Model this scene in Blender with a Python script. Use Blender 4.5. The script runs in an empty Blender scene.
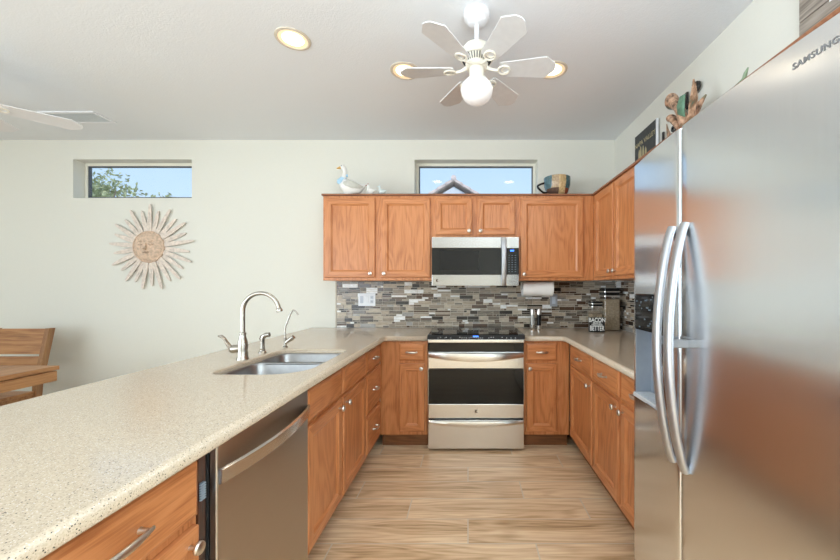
import bpy, bmesh, math, random
from mathutils import Vector, Matrix
C = bpy.context.scene
COL = C.collection
PI = math.pi
random.seed(7)

# ------------------------------------------------------------------ camera, world, lights, exposure
cam_d = bpy.data.cameras.new('camera'); cam = bpy.data.objects.new('camera', cam_d); COL.objects.link(cam)
cam_d.sensor_width = 36; cam_d.lens = 354/840*36
cam_d.shift_x = -48/840; cam_d.shift_y = 8/840
cam_d.clip_start = 0.02; cam_d.clip_end = 300
cam.location = (0, 0, 1.30); cam.rotation_euler = (PI/2, 0, 0)
C.camera = cam
C.view_settings.view_transform = 'Standard'; C.view_settings.look = 'None'
C.view_settings.gamma = 1; C.view_settings.use_curve_mapping = False
C.view_settings.exposure = 0.33

w = bpy.data.worlds.new('sky'); C.world = w; w.use_nodes = True
nt = w.node_tree; nt.nodes.clear()
o_ = nt.nodes.new('ShaderNodeOutputWorld'); b_ = nt.nodes.new('ShaderNodeBackground')
tc = nt.nodes.new('ShaderNodeTexCoord'); sx = nt.nodes.new('ShaderNodeSeparateXYZ'); cr = nt.nodes.new('ShaderNodeValToRGB')
cr.color_ramp.elements[0].position = 0.0; cr.color_ramp.elements[0].color = (0.60, 0.80, 1.0, 1)
cr.color_ramp.elements[1].position = 0.7; cr.color_ramp.elements[1].color = (0.40, 0.66, 1.0, 1)
nt.links.new(tc.outputs['Generated'], sx.inputs[0]); nt.links.new(sx.outputs[2], cr.inputs[0])
nt.links.new(cr.outputs[0], b_.inputs[0]); b_.inputs[1].default_value = .92
nt.links.new(b_.outputs[0], o_.inputs[0])

def area(name, loc, rot, sx_, sy_, power, color):
    l = bpy.data.lights.new(name, 'AREA'); l.shape = 'RECTANGLE'; l.size = sx_; l.size_y = sy_
    l.energy = power; l.color = color
    o = bpy.data.objects.new(name, l); COL.objects.link(o); o.location = loc; o.rotation_euler = rot
    return o
# daylight through the glazed doors behind the camera and the windows of the dining side
DAY = (0.83, 0.925, 1.0)
area('daylight_patio_door', (-4.1, -3.95, 1.3), (math.radians(91), 0, 0), 3.4, 2.3, 82, DAY)
a_ = area('daylight_dining_window', (-6.35, -1.7, 1.4), (math.radians(98), 0, -PI/2), 3.4, 1.9, 130, DAY); a_.data.spread = math.radians(120)
area('daylight_entry_window', (1.38, -2.6, 1.35), (math.radians(100), 0, PI/2), 1.6, 1.9, 58, DAY)
# added fill light near the camera, aimed at the ceiling to even the brightness
area('added_ceiling_fill', (.50, -.55, 1.60), (math.radians(178), 0, 0), 1.5, 1.4, 66, (.82, .93, 1.0))
sun = bpy.data.lights.new('sun', 'SUN'); sun.energy = 2.0; sun.angle = 0.02; sun.color = (1, .95, .88)
so = bpy.data.objects.new('sun', sun); COL.objects.link(so); so.rotation_euler = (math.radians(38), 0, math.radians(25))

# ------------------------------------------------------------------ node helpers
def mat(name):
    m = bpy.data.materials.new(name); m.use_nodes = True
    return m, m.node_tree, m.node_tree.nodes['Principled BSDF']
def N(nt, t, **k):
    n = nt.nodes.new(t)
    for a, v in k.items(): setattr(n, a, v)
    return n
def L(nt, a, b): nt.links.new(a, b)
def math_(nt, op, a, b=None, c=None):
    n = N(nt, 'ShaderNodeMath', operation=op)
    for i, v in enumerate((a, b, c)):
        if v is None: continue
        if isinstance(v, (int, float)): n.inputs[i].default_value = v
        else: L(nt, v, n.inputs[i])
    return n.outputs[0]
def ramp(nt, fac, stops, interp='LINEAR'):
    n = N(nt, 'ShaderNodeValToRGB'); cr = n.color_ramp; cr.interpolation = interp
    while len(cr.elements) < len(stops): cr.elements.new(0.5)
    for e, (p, c) in zip(cr.elements, stops): e.position = p; e.color = (*c, 1)
    L(nt, fac, n.inputs[0]); return n.outputs[0]
def mixc(nt, fac, a, b, mode='MIX'):
    n = N(nt, 'ShaderNodeMix', data_type='RGBA', blend_type=mode)
    if isinstance(fac, (int, float)): n.inputs[0].default_value = fac
    else: L(nt, fac, n.inputs[0])
    for i, v in ((6, a), (7, b)):
        if isinstance(v, tuple): n.inputs[i].default_value = (*v, 1)
        else: L(nt, v, n.inputs[i])
    return n.outputs[2]
def noise(nt, vec, scale, detail=3, rough=.5, dist=0.0):
    n = N(nt, 'ShaderNodeTexNoise'); n.inputs['Scale'].default_value = scale; n.inputs['Detail'].default_value = detail
    n.inputs['Roughness'].default_value = rough; n.inputs['Distortion'].default_value = dist
    if vec is not None: L(nt, vec, n.inputs['Vector'])
    return n.outputs['Fac']
def mapping(nt, vec, scale=(1, 1, 1)):
    n = N(nt, 'ShaderNodeMapping'); n.inputs['Scale'].default_value = scale; L(nt, vec, n.inputs['Vector']); return n.outputs[0]
def bump(nt, b, h, strength=.2, dist=.01):
    n = N(nt, 'ShaderNodeBump'); n.inputs['Strength'].default_value = strength; n.inputs['Distance'].default_value = dist
    L(nt, h, n.inputs['Height']); L(nt, n.outputs[0], b.inputs['Normal'])

def plain(name, col, rough=.5, metal=0.0, emit=None, es=0, coat=0, var=0.04, scale=30, bmp=0):
    m, nt, b = mat(name)
    tc = N(nt, 'ShaderNodeTexCoord')
    f = noise(nt, tc.outputs['Object'], scale)
    lo = tuple(c*(1-var) for c in col); hi = tuple(min(1, c*(1+var)) for c in col)
    L(nt, ramp(nt, f, [(.3, lo), (.7, hi)]), b.inputs['Base Color'])
    b.inputs['Roughness'].default_value = rough; b.inputs['Metallic'].default_value = metal
    b.inputs['Coat Weight'].default_value = coat
    if bmp: bump(nt, b, f, bmp, .004)
    if emit: b.inputs['Emission Color'].default_value = (*emit, 1); b.inputs['Emission Strength'].default_value = es
    return m

def wood(name, axis, light, mid, dark, rough=.33, rings=7.0, seed=0.0):
    """grain running along the object's own axis; lines from contours of a stretched noise"""
    m, nt, b = mat(name)
    tc = N(nt, 'ShaderNodeTexCoord'); oi = N(nt, 'ShaderNodeObjectInfo')
    v = N(nt, 'ShaderNodeVectorMath', operation='ADD'); L(nt, tc.outputs['Object'], v.inputs[0])
    r = math_(nt, 'MULTIPLY', oi.outputs['Random'], 23.0); r = math_(nt, 'ADD', r, seed)
    cx = N(nt, 'ShaderNodeCombineXYZ'); L(nt, r, cx.inputs[0]); L(nt, r, cx.inputs[1]); L(nt, r, cx.inputs[2])
    L(nt, cx.outputs[0], v.inputs[1])
    def sc(a, c): return tuple(a if i == axis else c for i in range(3))
    n1 = noise(nt, mapping(nt, v.outputs[0], sc(1.1, 6.5)), 1.0, 2, .45, .3)
    w_ = math_(nt, 'SINE', math_(nt, 'MULTIPLY', n1, rings*2*PI*1.6))
    w_ = math_(nt, 'MULTIPLY_ADD', w_, .5, .5)
    fib = noise(nt, mapping(nt, v.outputs[0], sc(7, 190)), 1.0, 3, .6)
    big = noise(nt, mapping(nt, v.outputs[0], sc(.8, 5)), 1.0, 2)
    f = math_(nt, 'ADD', math_(nt, 'MULTIPLY', w_, .20), math_(nt, 'MULTIPLY', fib, .78))
    f = math_(nt, 'ADD', f, math_(nt, 'MULTIPLY', math_(nt, 'SUBTRACT', big, .5), .35))
    L(nt, ramp(nt, f, [(.24, dark), (.48, mid), (.78, light)]), b.inputs['Base Color'])
    b.inputs['Roughness'].default_value = rough
    bump(nt, b, fib, .06, .002)
    return m

M = {}
OL, OM, OD = (.66, .29, .12), (.57, .225, .082), (.40, .135, .043)
M['oak_v'] = wood('oak_vertical', 2, OL, OM, OD)
M['oak_h'] = wood('oak_horizontal', 0, OL, OM, OD)
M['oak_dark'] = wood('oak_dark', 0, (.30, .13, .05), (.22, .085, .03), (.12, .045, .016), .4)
M['cornice'] = wood('oak_cornice', 0, (.34, .15, .07), (.27, .105, .045), (.17, .06, .025), .4)
M['filler'] = wood('dark_filler_wood', 2, (.11, .035, .015), (.065, .02, .009), (.02, .007, .004), .35)
AL, AM, AD = (.50, .265, .115), (.40, .19, .075), (.22, .085, .03)
M['acacia_x'] = wood('acacia_x', 0, AL, AM, AD, .4, 4)
M['acacia_y'] = wood('acacia_y', 1, AL, AM, AD, .4, 4)
M['acacia_z'] = wood('acacia_z', 2, tuple(c*.8 for c in AL), tuple(c*.7 for c in AM), AD, .4, 4)
M['wall'] = plain('wall_paint', (.735, .727, .655), .7, var=.008, scale=90, bmp=.12)
M['ceiling'] = plain('ceiling_paint', (.81, .845, .88), .8, var=.008, scale=120, bmp=.3)
M['trim'] = plain('frame_paint', (.80, .78, .68), .5, var=.01)
M['nickel'] = plain('brushed_nickel', (.66, .64, .60), .28, 1.0, var=.05)
M['faucet'] = plain('satin_nickel', (.44, .415, .37), .27, 1.0, var=.03)
M['black'] = plain('black_plastic', (.012, .012, .013), .3)
M['blackgloss'] = plain('black_glass', (.006, .006, .006), .05)
M['blackgloss'].node_tree.nodes['Principled BSDF'].inputs['Specular IOR Level'].default_value = .36
M['white'] = plain('white_plastic', (.82, .84, .87), .4, var=.01)
M['fanwhite'] = plain('fan_white', (.80, .81, .84), .35, var=.01)
M['fancream'] = plain('fan_cream', (.80, .77, .68), .35, var=.01)
M['blade'] = plain('fan_blade', (.66, .67, .68), .4, var=.03)
M['dark_metal'] = plain('dark_gap', (.03, .03, .03), .5)

def steel(name, tangent, col=(.62, .61, .59), rough=.30, aniso=.85):
    m, nt, b = mat(name)
    tc = N(nt, 'ShaderNodeTexCoord')
    s = [4, 4, 4]; s[0 if tangent[2] else 2] = 260          # hair lines of the brushing
    if not tangent[2]: s = [260, 260, 4]
    else: s = [4, 4, 500]
    f = noise(nt, mapping(nt, tc.outputs['Object'], tuple(s)), 1.0, 2)
    L(nt, ramp(nt, f, [(.3, tuple(c*.97 for c in col)), (.7, col)]), b.inputs['Base Color'])
    b.inputs['Metallic'].default_value = 1; b.inputs['Roughness'].default_value = rough
    b.inputs['Anisotropic'].default_value = aniso
    cx = N(nt, 'ShaderNodeCombineXYZ')
    for i in range(3): cx.inputs[i].default_value = tangent[i]
    L(nt, cx.outputs[0], b.inputs['Tangent'])
    return m
M['steel_fridge'] = steel('fridge_stainless', (0, 1, 0), (.74, .77, .80), .21, .85)
M['steel_micro'] = steel('microwave_stainless', (0, 0, 1), (.40, .39, .375), .24, .5)
M['steel'] = steel('range_stainless', (0, 0, 1), (.72, .70, .67), .24, .6)
M['steel_dw'] = steel('dishwasher_stainless', (0, 0, 1), (.58, .55, .51), .34, .8)
M['handle_steel'] = plain('handle_stainless', (.47, .49, .52), .42, 1.0, var=.02)
M['sink'] = plain('sink_stainless', (.33, .34, .35), .34, 1.0, var=.06)

def quartz():
    m, nt, b = mat('speckled_quartz')
    tc = N(nt, 'ShaderNodeTexCoord')
    base = ramp(nt, noise(nt, tc.outputs['Object'], 260, 2), [(.35, (.51, .425, .32)), (.65, (.62, .525, .405))])
    def vor(scale, lo, hi):
        v = N(nt, 'ShaderNodeTexVoronoi'); v.inputs['Scale'].default_value = scale
        L(nt, tc.outputs['Object'], v.inputs['Vector'])
        near = math_(nt, 'LESS_THAN', v.outputs['Distance'], .34)
        s = N(nt, 'ShaderNodeSeparateColor'); L(nt, v.outputs['Color'], s.inputs[0])
        pick = math_(nt, 'MULTIPLY', math_(nt, 'GREATER_THAN', s.outputs[0], lo), math_(nt, 'LESS_THAN', s.outputs[0], hi))
        return math_(nt, 'MULTIPLY', near, pick)
    c = mixc(nt, vor(330, .60, .80), base, (.30, .25, .20))
    c = mixc(nt, vor(330, .0, .16), c, (.76, .72, .66))
    c = mixc(nt, vor(260, .89, .975), c, (.06, .06, .06))
    L(nt, c, b.inputs['Base Color']); b.inputs['Roughness'].default_value = .12
    return m
M['quartz'] = quartz()

def floor_mat():
    m, nt, b = mat('wood_look_plank_tile')
    tc = N(nt, 'ShaderNodeTexCoord'); s = N(nt, 'ShaderNodeSeparateXYZ'); L(nt, tc.outputs['Object'], s.inputs[0])
    v = math_(nt, 'DIVIDE', math_(nt, 'SUBTRACT', s.outputs[1], 1.80), .192)
    row = math_(nt, 'FLOOR', v); fv = math_(nt, 'SUBTRACT', v, row)
    u = math_(nt, 'DIVIDE', math_(nt, 'ADD', s.outputs[0], math_(nt, 'MULTIPLY', row, .345)), 1.035)
    cu = math_(nt, 'FLOOR', u); fu = math_(nt, 'SUBTRACT', u, cu)
    wn = N(nt, 'ShaderNodeTexWhiteNoise', noise_dimensions='2D'); cc = N(nt, 'ShaderNodeCombineXYZ')
    L(nt, row, cc.inputs[0]); L(nt, cu, cc.inputs[1]); L(nt, cc.outputs[0], wn.inputs['Vector'])
    rnd = wn.outputs['Value']
    off = math_(nt, 'MULTIPLY', rnd, 37.0)
    p = N(nt, 'ShaderNodeCombineXYZ')
    L(nt, math_(nt, 'MULTIPLY', s.outputs[0], .9), p.inputs[0])
    L(nt, math_(nt, 'MULTIPLY', s.outputs[1], 8.0), p.inputs[1]); L(nt, off, p.inputs[2])
    n1 = noise(nt, p.outputs[0], 1.0, 2, .5, .35)
    rings = math_(nt, 'MULTIPLY_ADD', math_(nt, 'SINE', math_(nt, 'MULTIPLY', n1, 62)), .5, .5)
    q = N(nt, 'ShaderNodeCombineXYZ')
    L(nt, math_(nt, 'MULTIPLY', s.outputs[0], 3), q.inputs[0]); L(nt, math_(nt, 'MULTIPLY', s.outputs[1], 75), q.inputs[1]); L(nt, off, q.inputs[2])
    fib = noise(nt, q.outputs[0], 1.0, 4, .65)
    f = math_(nt, 'ADD', math_(nt, 'MULTIPLY', rings, .15), math_(nt, 'MULTIPLY', fib, .80))
    f = math_(nt, 'ADD', f, math_(nt, 'MULTIPLY', math_(nt, 'SUBTRACT', n1, .42), .75))
    f = math_(nt, 'ADD', f, math_(nt, 'MULTIPLY', rnd, .06))
    col = ramp(nt, f, [(.26, (.34, .20, .10)), (.40, (.58, .385, .21)), (.56, (.74, .53, .325)), (.76, (.90, .71, .48))])
    ev = math_(nt, 'MINIMUM', fv, math_(nt, 'SUBTRACT', 1, fv)); eu = math_(nt, 'MINIMUM', fu, math_(nt, 'SUBTRACT', 1, fu))
    g = math_(nt, 'MAXIMUM', math_(nt, 'LESS_THAN', ev, .014), math_(nt, 'LESS_THAN', eu, .0035))
    col = mixc(nt, g, col, (.70, .60, .48))
    L(nt, col, b.inputs['Base Color']); b.inputs['Roughness'].default_value = .36
    bump(nt, b, math_(nt, 'SUBTRACT', 1, g), .3, .002)
    return m
M['floor'] = floor_mat()

# ------------------------------------------------------------------ mesh helpers
class MB:
    def __init__(s): s.bm = bmesh.new()
    def _add(s, t, mi):
        for f in t.faces: f.material_index = mi if f.material_index == 0 else f.material_index
        me = bpy.data.meshes.new('tmp'); t.to_mesh(me); t.free(); s.bm.from_mesh(me); bpy.data.meshes.remove(me)
        return s
    def box(s, x0, x1, y0, y1, z0, z1, bev=0, mi=0, seg=2, mtx=None):
        t = bmesh.new(); bmesh.ops.create_cube(t, size=1)
        bmesh.ops.scale(t, vec=(abs(x1-x0), abs(y1-y0), abs(z1-z0)), verts=t.verts)
        if bev: bmesh.ops.bevel(t, geom=t.edges[:], offset=bev, segments=seg, profile=.5, affect='EDGES')
        bmesh.ops.translate(t, vec=((x0+x1)/2, (y0+y1)/2, (z0+z1)/2), verts=t.verts)
        if mtx: bmesh.ops.transform(t, matrix=mtx, verts=t.verts)
        return s._add(t, mi)
    def lathe(s, prof, mtx=None, seg=32, mi=0, cap=True):
        """prof: (r, z) list; turned about z, then moved by mtx"""
        t = bmesh.new(); rings = []
        for r, z in prof:
            rings.append([t.verts.new((r*math.cos(2*PI*i/seg), r*math.sin(2*PI*i/seg), z)) for i in range(seg)])
        for a, b in zip(rings, rings[1:]):
            for i in range(seg):
                f = t.faces.new((a[i], a[(i+1) % seg], b[(i+1) % seg], b[i])); f.smooth = True
        if cap:
            t.faces.new(rings[0][::-1]); t.faces.new(rings[-1])
        bmesh.ops.remove_doubles(t, verts=t.verts, dist=1e-6)
        bmesh.ops.recalc_face_normals(t, faces=t.faces)
        if mtx: bmesh.ops.transform(t, matrix=mtx, verts=t.verts)
        return s._add(t, mi)
    def tube(s, pts, rad, seg=14, mi=0, flat=(1, 1), up=(0, 0, 1)):
        """swept ellipse; rad a number or list; flat = (side, up) radius factors"""
        pts = [Vector(p) for p in pts]; n = len(pts)
        if not isinstance(rad, (list, tuple)): rad = [rad]*n
        t = bmesh.new(); rings = []; prevu = None
        for i, p in enumerate(pts):
            d = (pts[min(i+1, n-1)]-pts[max(i-1, 0)]).normalized()
            u = Vector(up) if prevu is None else prevu
            u = u-d*u.dot(d)
            if u.length < 1e-4: u = Vector((1, 0, 0))-d*d.x
            if u.length < 1e-4: u = Vector((0, 1, 0))
            u.normalize(); prevu = u; sd = d.cross(u)
            rings.append([t.verts.new(p+sd*math.cos(2*PI*k/seg)*rad[i]*flat[0]+u*math.sin(2*PI*k/seg)*rad[i]*flat[1]) for k in range(seg)])
        for a, b in zip(rings, rings[1:]):
            for k in range(seg):
                f = t.faces.new((a[k], a[(k+1) % seg], b[(k+1) % seg], b[k])); f.smooth = True
        t.faces.new(rings[0][::-1]); t.faces.new(rings[-1])
        bmesh.ops.recalc_face_normals(t, faces=t.faces)
        return s._add(t, mi)
    def prism(s, poly, z0, z1, mtx=None, bev=0, mi=0, smooth=False):
        t = bmesh.new(); vs = [t.verts.new((x, y, z0)) for x, y in poly]
        f = t.faces.new(vs); r = bmesh.ops.extrude_face_region(t, geom=[f])
        bmesh.ops.translate(t, vec=(0, 0, z1-z0), verts=[v for v in r['geom'] if isinstance(v, bmesh.types.BMVert)])
        bmesh.ops.recalc_face_normals(t, faces=t.faces)
        if bev: bmesh.ops.bevel(t, geom=t.edges[:], offset=bev, segments=2, profile=.5, affect='EDGES')
        if mtx: bmesh.ops.transform(t, matrix=mtx, verts=t.verts)
        return s._add(t, mi)
    def loops(s, loops, mi=0, cap0=False, cap1=False, smooth=True):
        t = bmesh.new(); R = [[t.verts.new(p) for p in lp] for lp in loops]
        for a, b in zip(R, R[1:]):
            n = len(a)
            for k in range(n):
                f = t.faces.new((a[k], a[(k+1) % n], b[(k+1) % n], b[k])); f.smooth = smooth
        if cap0: t.faces.new(R[0][::-1])
        if cap1: t.faces.new(R[-1])
        bmesh.ops.recalc_face_normals(t, faces=t.faces)
        return s._add(t, mi)
    def build(s, name, mats, parent=None, loc=(0, 0, 0), rot=(0, 0, 0), label=None):
        for e in s.bm.edges:
            if len(e.link_faces) == 2 and e.calc_face_angle(0) > .6: e.smooth = False
        me = bpy.data.meshes.new(name); s.bm.to_mesh(me); s.bm.free()
        if not isinstance(mats, (list, tuple)): mats = [mats]
        for m in mats: me.materials.append(M[m] if isinstance(m, str) else m)
        o = bpy.data.objects.new(name, me); COL.objects.link(o); o.location = loc; o.rotation_euler = rot
        if parent: o.parent = parent
        if label: o['label'] = label
        return o
def tag(o, label, cat, group=None):
    o['label'] = label; o['category'] = cat
    if group: o['group'] = group
    return o
def thing(name, label, cat, loc=(0, 0, 0), rz=0, group=None):
    o = bpy.data.objects.new(name, None); COL.objects.link(o); o.location = loc; o.rotation_euler = (0, 0, rz)
    o.empty_display_size = .1
    return tag(o, label, cat, group)
def struct(mb, name, mats, parent=None):
    o = mb.build(name, mats, parent)
    if not parent: o['kind'] = 'structure'
    return o
def stuff(o): o['kind'] = 'stuff'; return o
def copy_tree(o, parent=None):
    c = o.copy(); COL.objects.link(c)
    if parent: c.parent = parent
    for ch in list(o.children): copy_tree(ch, c)
    return c
def TR(x, y, z): return Matrix.Translation((x, y, z))
def RT(a, ax): return Matrix.Rotation(a, 4, ax)
def text(body, size, mt, parent, loc, rot, ext=.0008, name='lettering', bold=0.0, align='CENTER', space=1.0, xs=1.0):
    cu = bpy.data.curves.new('tmp', 'FONT'); cu.body = body; cu.size = size; cu.extrude = ext; cu.offset = bold
    cu.align_x = align; cu.align_y = 'CENTER'; cu.space_character = space
    ob = bpy.data.objects.new('tmp', cu); COL.objects.link(ob)
    dg = bpy.context.evaluated_depsgraph_get(); dg.update()
    me = bpy.data.meshes.new_from_object(ob.evaluated_get(dg)); bpy.data.objects.remove(ob); bpy.data.curves.remove(cu)
    me.transform(Matrix.Scale(xs, 4, (1, 0, 0)))
    me.name = name; me.materials.clear(); me.materials.append(M[mt] if isinstance(mt, str) else mt)
    o = bpy.data.objects.new(name, me); COL.objects.link(o); o.location = loc; o.rotation_euler = rot
    if parent: o.parent = parent
    return o
def rrect(x0, x1, y0, y1, r, n=6):
    pts = []
    for cx, cy, a in ((x1-r, y1-r, 0), (x0+r, y1-r, 90), (x0+r, y0+r, 180), (x1-r, y0+r, 270)):
        for i in range(n+1):
            t = math.radians(a+90*i/n); pts.append((cx+r*math.cos(t), cy+r*math.sin(t)))
    return pts

# ================================================================== THE ROOM
XR, YB, ZC = 1.437, 3.46, 2.747
XL, YF = -6.4, -4.0
FRONT_OPEN = [(-3.86, -2.70, 2.18, 2.557), (-.523, .682, 2.14, 2.555)]
b = MB(); b.box(XL-.2, XR+.15, YF-.2, YB+.16, -.06, 0); struct(b, 'floor', 'floor')
b = MB(); b.box(XL-.2, XR+.15, YF-.2, YB+.16, ZC, ZC+.08); struct(b, 'ceiling', 'ceiling')
b = MB()
xs = [XL-.2, -3.86, -2.70, -.523, .682, XR+.15]
b.box(xs[0], xs[1], YB, YB+.16, 0, ZC); b.box(xs[2], xs[3], YB, YB+.16, 0, ZC); b.box(xs[4], xs[5], YB, YB+.16, 0, ZC)
for x0, x1, z0, z1 in FRONT_OPEN:
    b.box(x0, x1, YB, YB+.16, 0, z0); b.box(x0, x1, YB, YB+.16, z1, ZC)
struct(b, 'wall_back', 'wall')
b = MB(); b.box(XR, XR+.15, YF-.2, -3.4, 0, ZC); b.box(XR, XR+.15, -1.8, YB, 0, ZC); b.box(XR, XR+.15, -3.4, -1.8, 0, .4); b.box(XR, XR+.15, -3.4, -1.8, 2.3, ZC); struct(b, 'wall_right', 'wall')
b = MB()
b.box(XL-.15, XL, YF, YB, 0, .5); b.box(XL-.15, XL, YF, YB, 2.5, ZC); b.box(XL-.15, XL, YF, -3.4, .5, 2.5); b.box(XL-.15, XL, 0, YB, .5, 2.5)
struct(b, 'wall_left', 'wall')
b = MB()
b.box(XL, -5.8, YF-.15, YF, 0, ZC); b.box(-2.4, XR, YF-.15, YF, 0, ZC); b.box(-5.8, -2.4, YF-.15, YF, 2.45, ZC); b.box(-5.8, -2.4, YF-.15, YF, 0, .15)
struct(b, 'wall_front', 'wall')
b = MB(); b.box(-1.44, -1.335, .2, YB, 0, .872); struct(b, 'wall_peninsula', 'wall')
for y0 in (0,):
    b = MB(); b.box(XL, -1.44, YB-.014, YB, 0, .09, .004); struct(b, 'baseboard_back', 'trim')

def glass_mat():
    m, nt, b = mat('window_glass'); out = nt.nodes['Material Output']; nt.nodes.remove(b)
    t = N(nt, 'ShaderNodeBsdfTransparent'); g = N(nt, 'ShaderNodeBsdfGlossy'); g.inputs['Roughness'].default_value = .01
    f = N(nt, 'ShaderNodeLayerWeight'); f.inputs[0].default_value = .5; fr_ = math_(nt, 'MULTIPLY_ADD', math_(nt, 'POWER', f.outputs['Facing'], 5.0), .94, .05); mx = N(nt, 'ShaderNodeMixShader')
    L(nt, fr_, mx.inputs[0]); L(nt, t.outputs[0], mx.inputs[1]); L(nt, g.outputs[0], mx.inputs[2]); L(nt, mx.outputs[0], out.inputs[0])
    return m
M['glass'] = glass_mat()
M['gasket'] = plain('dark_gasket', (.10, .11, .12), .5)
for i, (x0, x1, z0, z1) in enumerate(FRONT_OPEN):
    wn = bpy.data.objects.new('window_%d' % (i+1), None); COL.objects.link(wn); wn['kind'] = 'structure'
    y0, y1 = YB+.105, YB+.15
    b = MB(); t = .028
    b.box(x0, x0+t, y0, y1, z0, z1, .003); b.box(x1-t, x1, y0, y1, z0, z1, .003)
    b.box(x0+t, x1-t, y0, y1, z1-t, z1, .003); b.box(x0+t, x1-t, y0, y1, z0, z0+t, .003)
    b.build('window_frame', 'trim', wn)
    b = MB(); g = .009; a0, a1, c0, c1 = x0+t, x1-t, z0+t, z1-t
    b.box(a0, a0+g, y0+.008, y1-.008, c0, c1); b.box(a1-g, a1, y0+.008, y1-.008, c0, c1)
    b.box(a0+g, a1-g, y0+.008, y1-.008, c1-g, c1); b.box(a0+g, a1-g, y0+.008, y1-.008, c0, c0+g)
    b.build('window_gasket', 'gasket', wn)
    b = MB(); b.box(a0+g, a1-g, y0+.02, y0+.026, c0+g, c1-g); b.build('window_pane', 'glass', wn)

# ------------------------------------------------------------------ mosaic backsplash
tile_specs = [('taupe', (.45, .37, .28), .25, 9), ('warm_grey', (.33, .275, .215), .2, 8), ('brown', (.10, .058, .037), .12, 9), ('charcoal', (.035, .027, .021), .22, 5),
              ('stone', (.50, .43, .33), .4, 7), ('pale', (.88, .87, .82), .15, 4), ('grey_glass', (.185, .155, .12), .14, 5), ('marbled', (.17, .14, .105), .3, 4), ('cool_grey', (.36, .345, .32), .2, 1)]
tmats = []
for n_, c_, r_, _ in tile_specs:
    m, nt, bb = mat('tile_'+n_)
    t_ = N(nt, 'ShaderNodeTexCoord')
    f = noise(nt, mapping(nt, t_.outputs['Object'], (25, 25, 90)), 1.0, 4, .7)
    k = .75 if n_ == 'marbled' else .22
    L(nt, ramp(nt, f, [(.32, tuple(c*(1-k) for c in c_)), (.68, tuple(min(1, c*(1+k)) for c in c_))]), bb.inputs['Base Color'])
    bb.inputs['Roughness'].default_value = r_; tmats.append(m)
M['grout'] = plain('grout', (.60, .545, .455), .8)
wts = [s_[3] for s_ in tile_specs]
def mosaic(u0, u1, z0, z1, skip=()):
    """tiles in the plane y=0, proud of it towards -y; bands with a tall and a thin course"""
    b = MB(); rnd = random.Random(11); g = .0034
    b.box(u0, u1, -.004, 0, z0, z1, mi=0)
    def t(a, c, p, q, mi):
        a = max(a, u0); c = min(c, u1); q = min(q, z1)
        if c-a < .008 or q-p < .005: return
        b.box(a+g/2, c-g/2, -.0075, -.004, p+g/2, q-g/2, mi=mi)
    z = z0; thin, tall = .0185, .037
    while z < z1-.004:
        u = u0-rnd.random()*.08
        while u < u1:
            wd = rnd.choice((.06, .075, .09, .11, .13, .15)); kind = rnd.random()
            pick = lambda: 1+rnd.choices(range(len(wts)), wts)[0]
            if kind < .45:
                t(u, u+wd, z, z+tall, pick()); k = u
                t(u, u+wd*.5, z+tall, z+tall+thin, pick()); t(u+wd*.5, u+wd, z+tall, z+tall+thin, pick())
            elif kind < .85:
                t(u, u+wd*.55, z, z+thin, pick()); t(u+wd*.55, u+wd, z, z+thin, pick()); t(u, u+wd, z+thin, z+thin+tall, pick())
            else:
                for j in range(3): t(u, u+wd, z+j*thin, z+(j+1)*thin, pick())
            u += wd
        z += thin*3
    return b
b = mosaic(-1.28, XR-.008, .9145, 1.366); o = b.build('trim_backsplash_back', [M['grout']]+tmats, loc=(0, YB, 0)); o['kind'] = 'structure'
b = mosaic(0, 2.4, .9145, 1.366); o = b.build('trim_backsplash_right', [M['grout']]+tmats, loc=(XR, YB-.008, 0), rot=(0, 0, -PI/2)); o['kind'] = 'structure'
b = MB(); b.box(-1.295, -1.28, YB-.010, YB, .9145, 1.366, .002); struct(b, 'trim_backsplash_edge', 'grout')

# ================================================================== CABINETS
def front_rings(b, x0, x1, z0, z1, rings, fill_mi, horiz=1, vert=0):
    cor = lambda i, y: [(x0+i, y, z0+i), (x1-i, y, z0+i), (x1-i, y, z1-i), (x0+i, y, z1-i)]
    bm = b.bm; prev = None; first = None
    for i, y in rings:
        cur = [bm.verts.new(p) for p in cor(i, y)]
        if prev:
            for k in range(4):
                f = bm.faces.new((prev[k], prev[(k+1) % 4], cur[(k+1) % 4], cur[k])); f.material_index = horiz if k in (0, 2) else vert
        else: first = cur
        prev = cur
    f = bm.faces.new(prev); f.material_index = fill_mi
    bm.faces.new(first[::-1])
    bmesh.ops.recalc_face_normals(bm, faces=bm.faces)
def knob(parent, x, z, y=-.019):
    b = MB(); b.lathe([(.006, 0), (.005, .010), (.0065, .014), (.0150, .019), (.0165, .024), (.0145, .029), (.008, .0315), (.0005, .0325)], RT(PI/2, 'X'), 20)
    return b.build('knob', 'nickel', parent, (x, y, z))
def pull(parent, x, z, w_=.076, y=-.019):
    b = MB(); h = w_/2
    for s in (-1, 1):
        b.lathe([(.0075, 0), (.0055, .006), (.005, .020), (.001, .024)], TR(s*h, 0, 0) @ RT(PI/2, 'X'), 14)
    pts = []; rad = []
    for i in range(17):
        t = i/16; s = -h-.010+(w_+.02)*t
        pts.append((s, -.020-.010*math.sin(PI*t), .0)); rad.append(.0035+.0035*math.sin(PI*t))
    b.tube(pts, rad, 12, flat=(1.0, 1.3))
    return b.build('drawer_pull', 'nickel', parent, (x, y, z))
def panel_door(parent, x0, x1, z0, z1, kn=None, fr=.052):
    b = MB(); cx, cz = (x0+x1)/2, (z0+z1)/2; hx, hz = (x1-x0)/2, (z1-z0)/2
    front_rings(b, -hx, hx, -hz, hz, [(0, 0), (0, -.013), (.002, -.017), (.007, -.019), (fr, -.019), (fr+.002, -.0165), (fr+.013, -.009), (fr+.014, -.008)], 0)
    o = b.build('door', ['oak_v', 'oak_h'], parent, (cx, 0, cz))
    if kn: knob(o, kn[0]-cx, kn[1]-cz)
    return o
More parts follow.
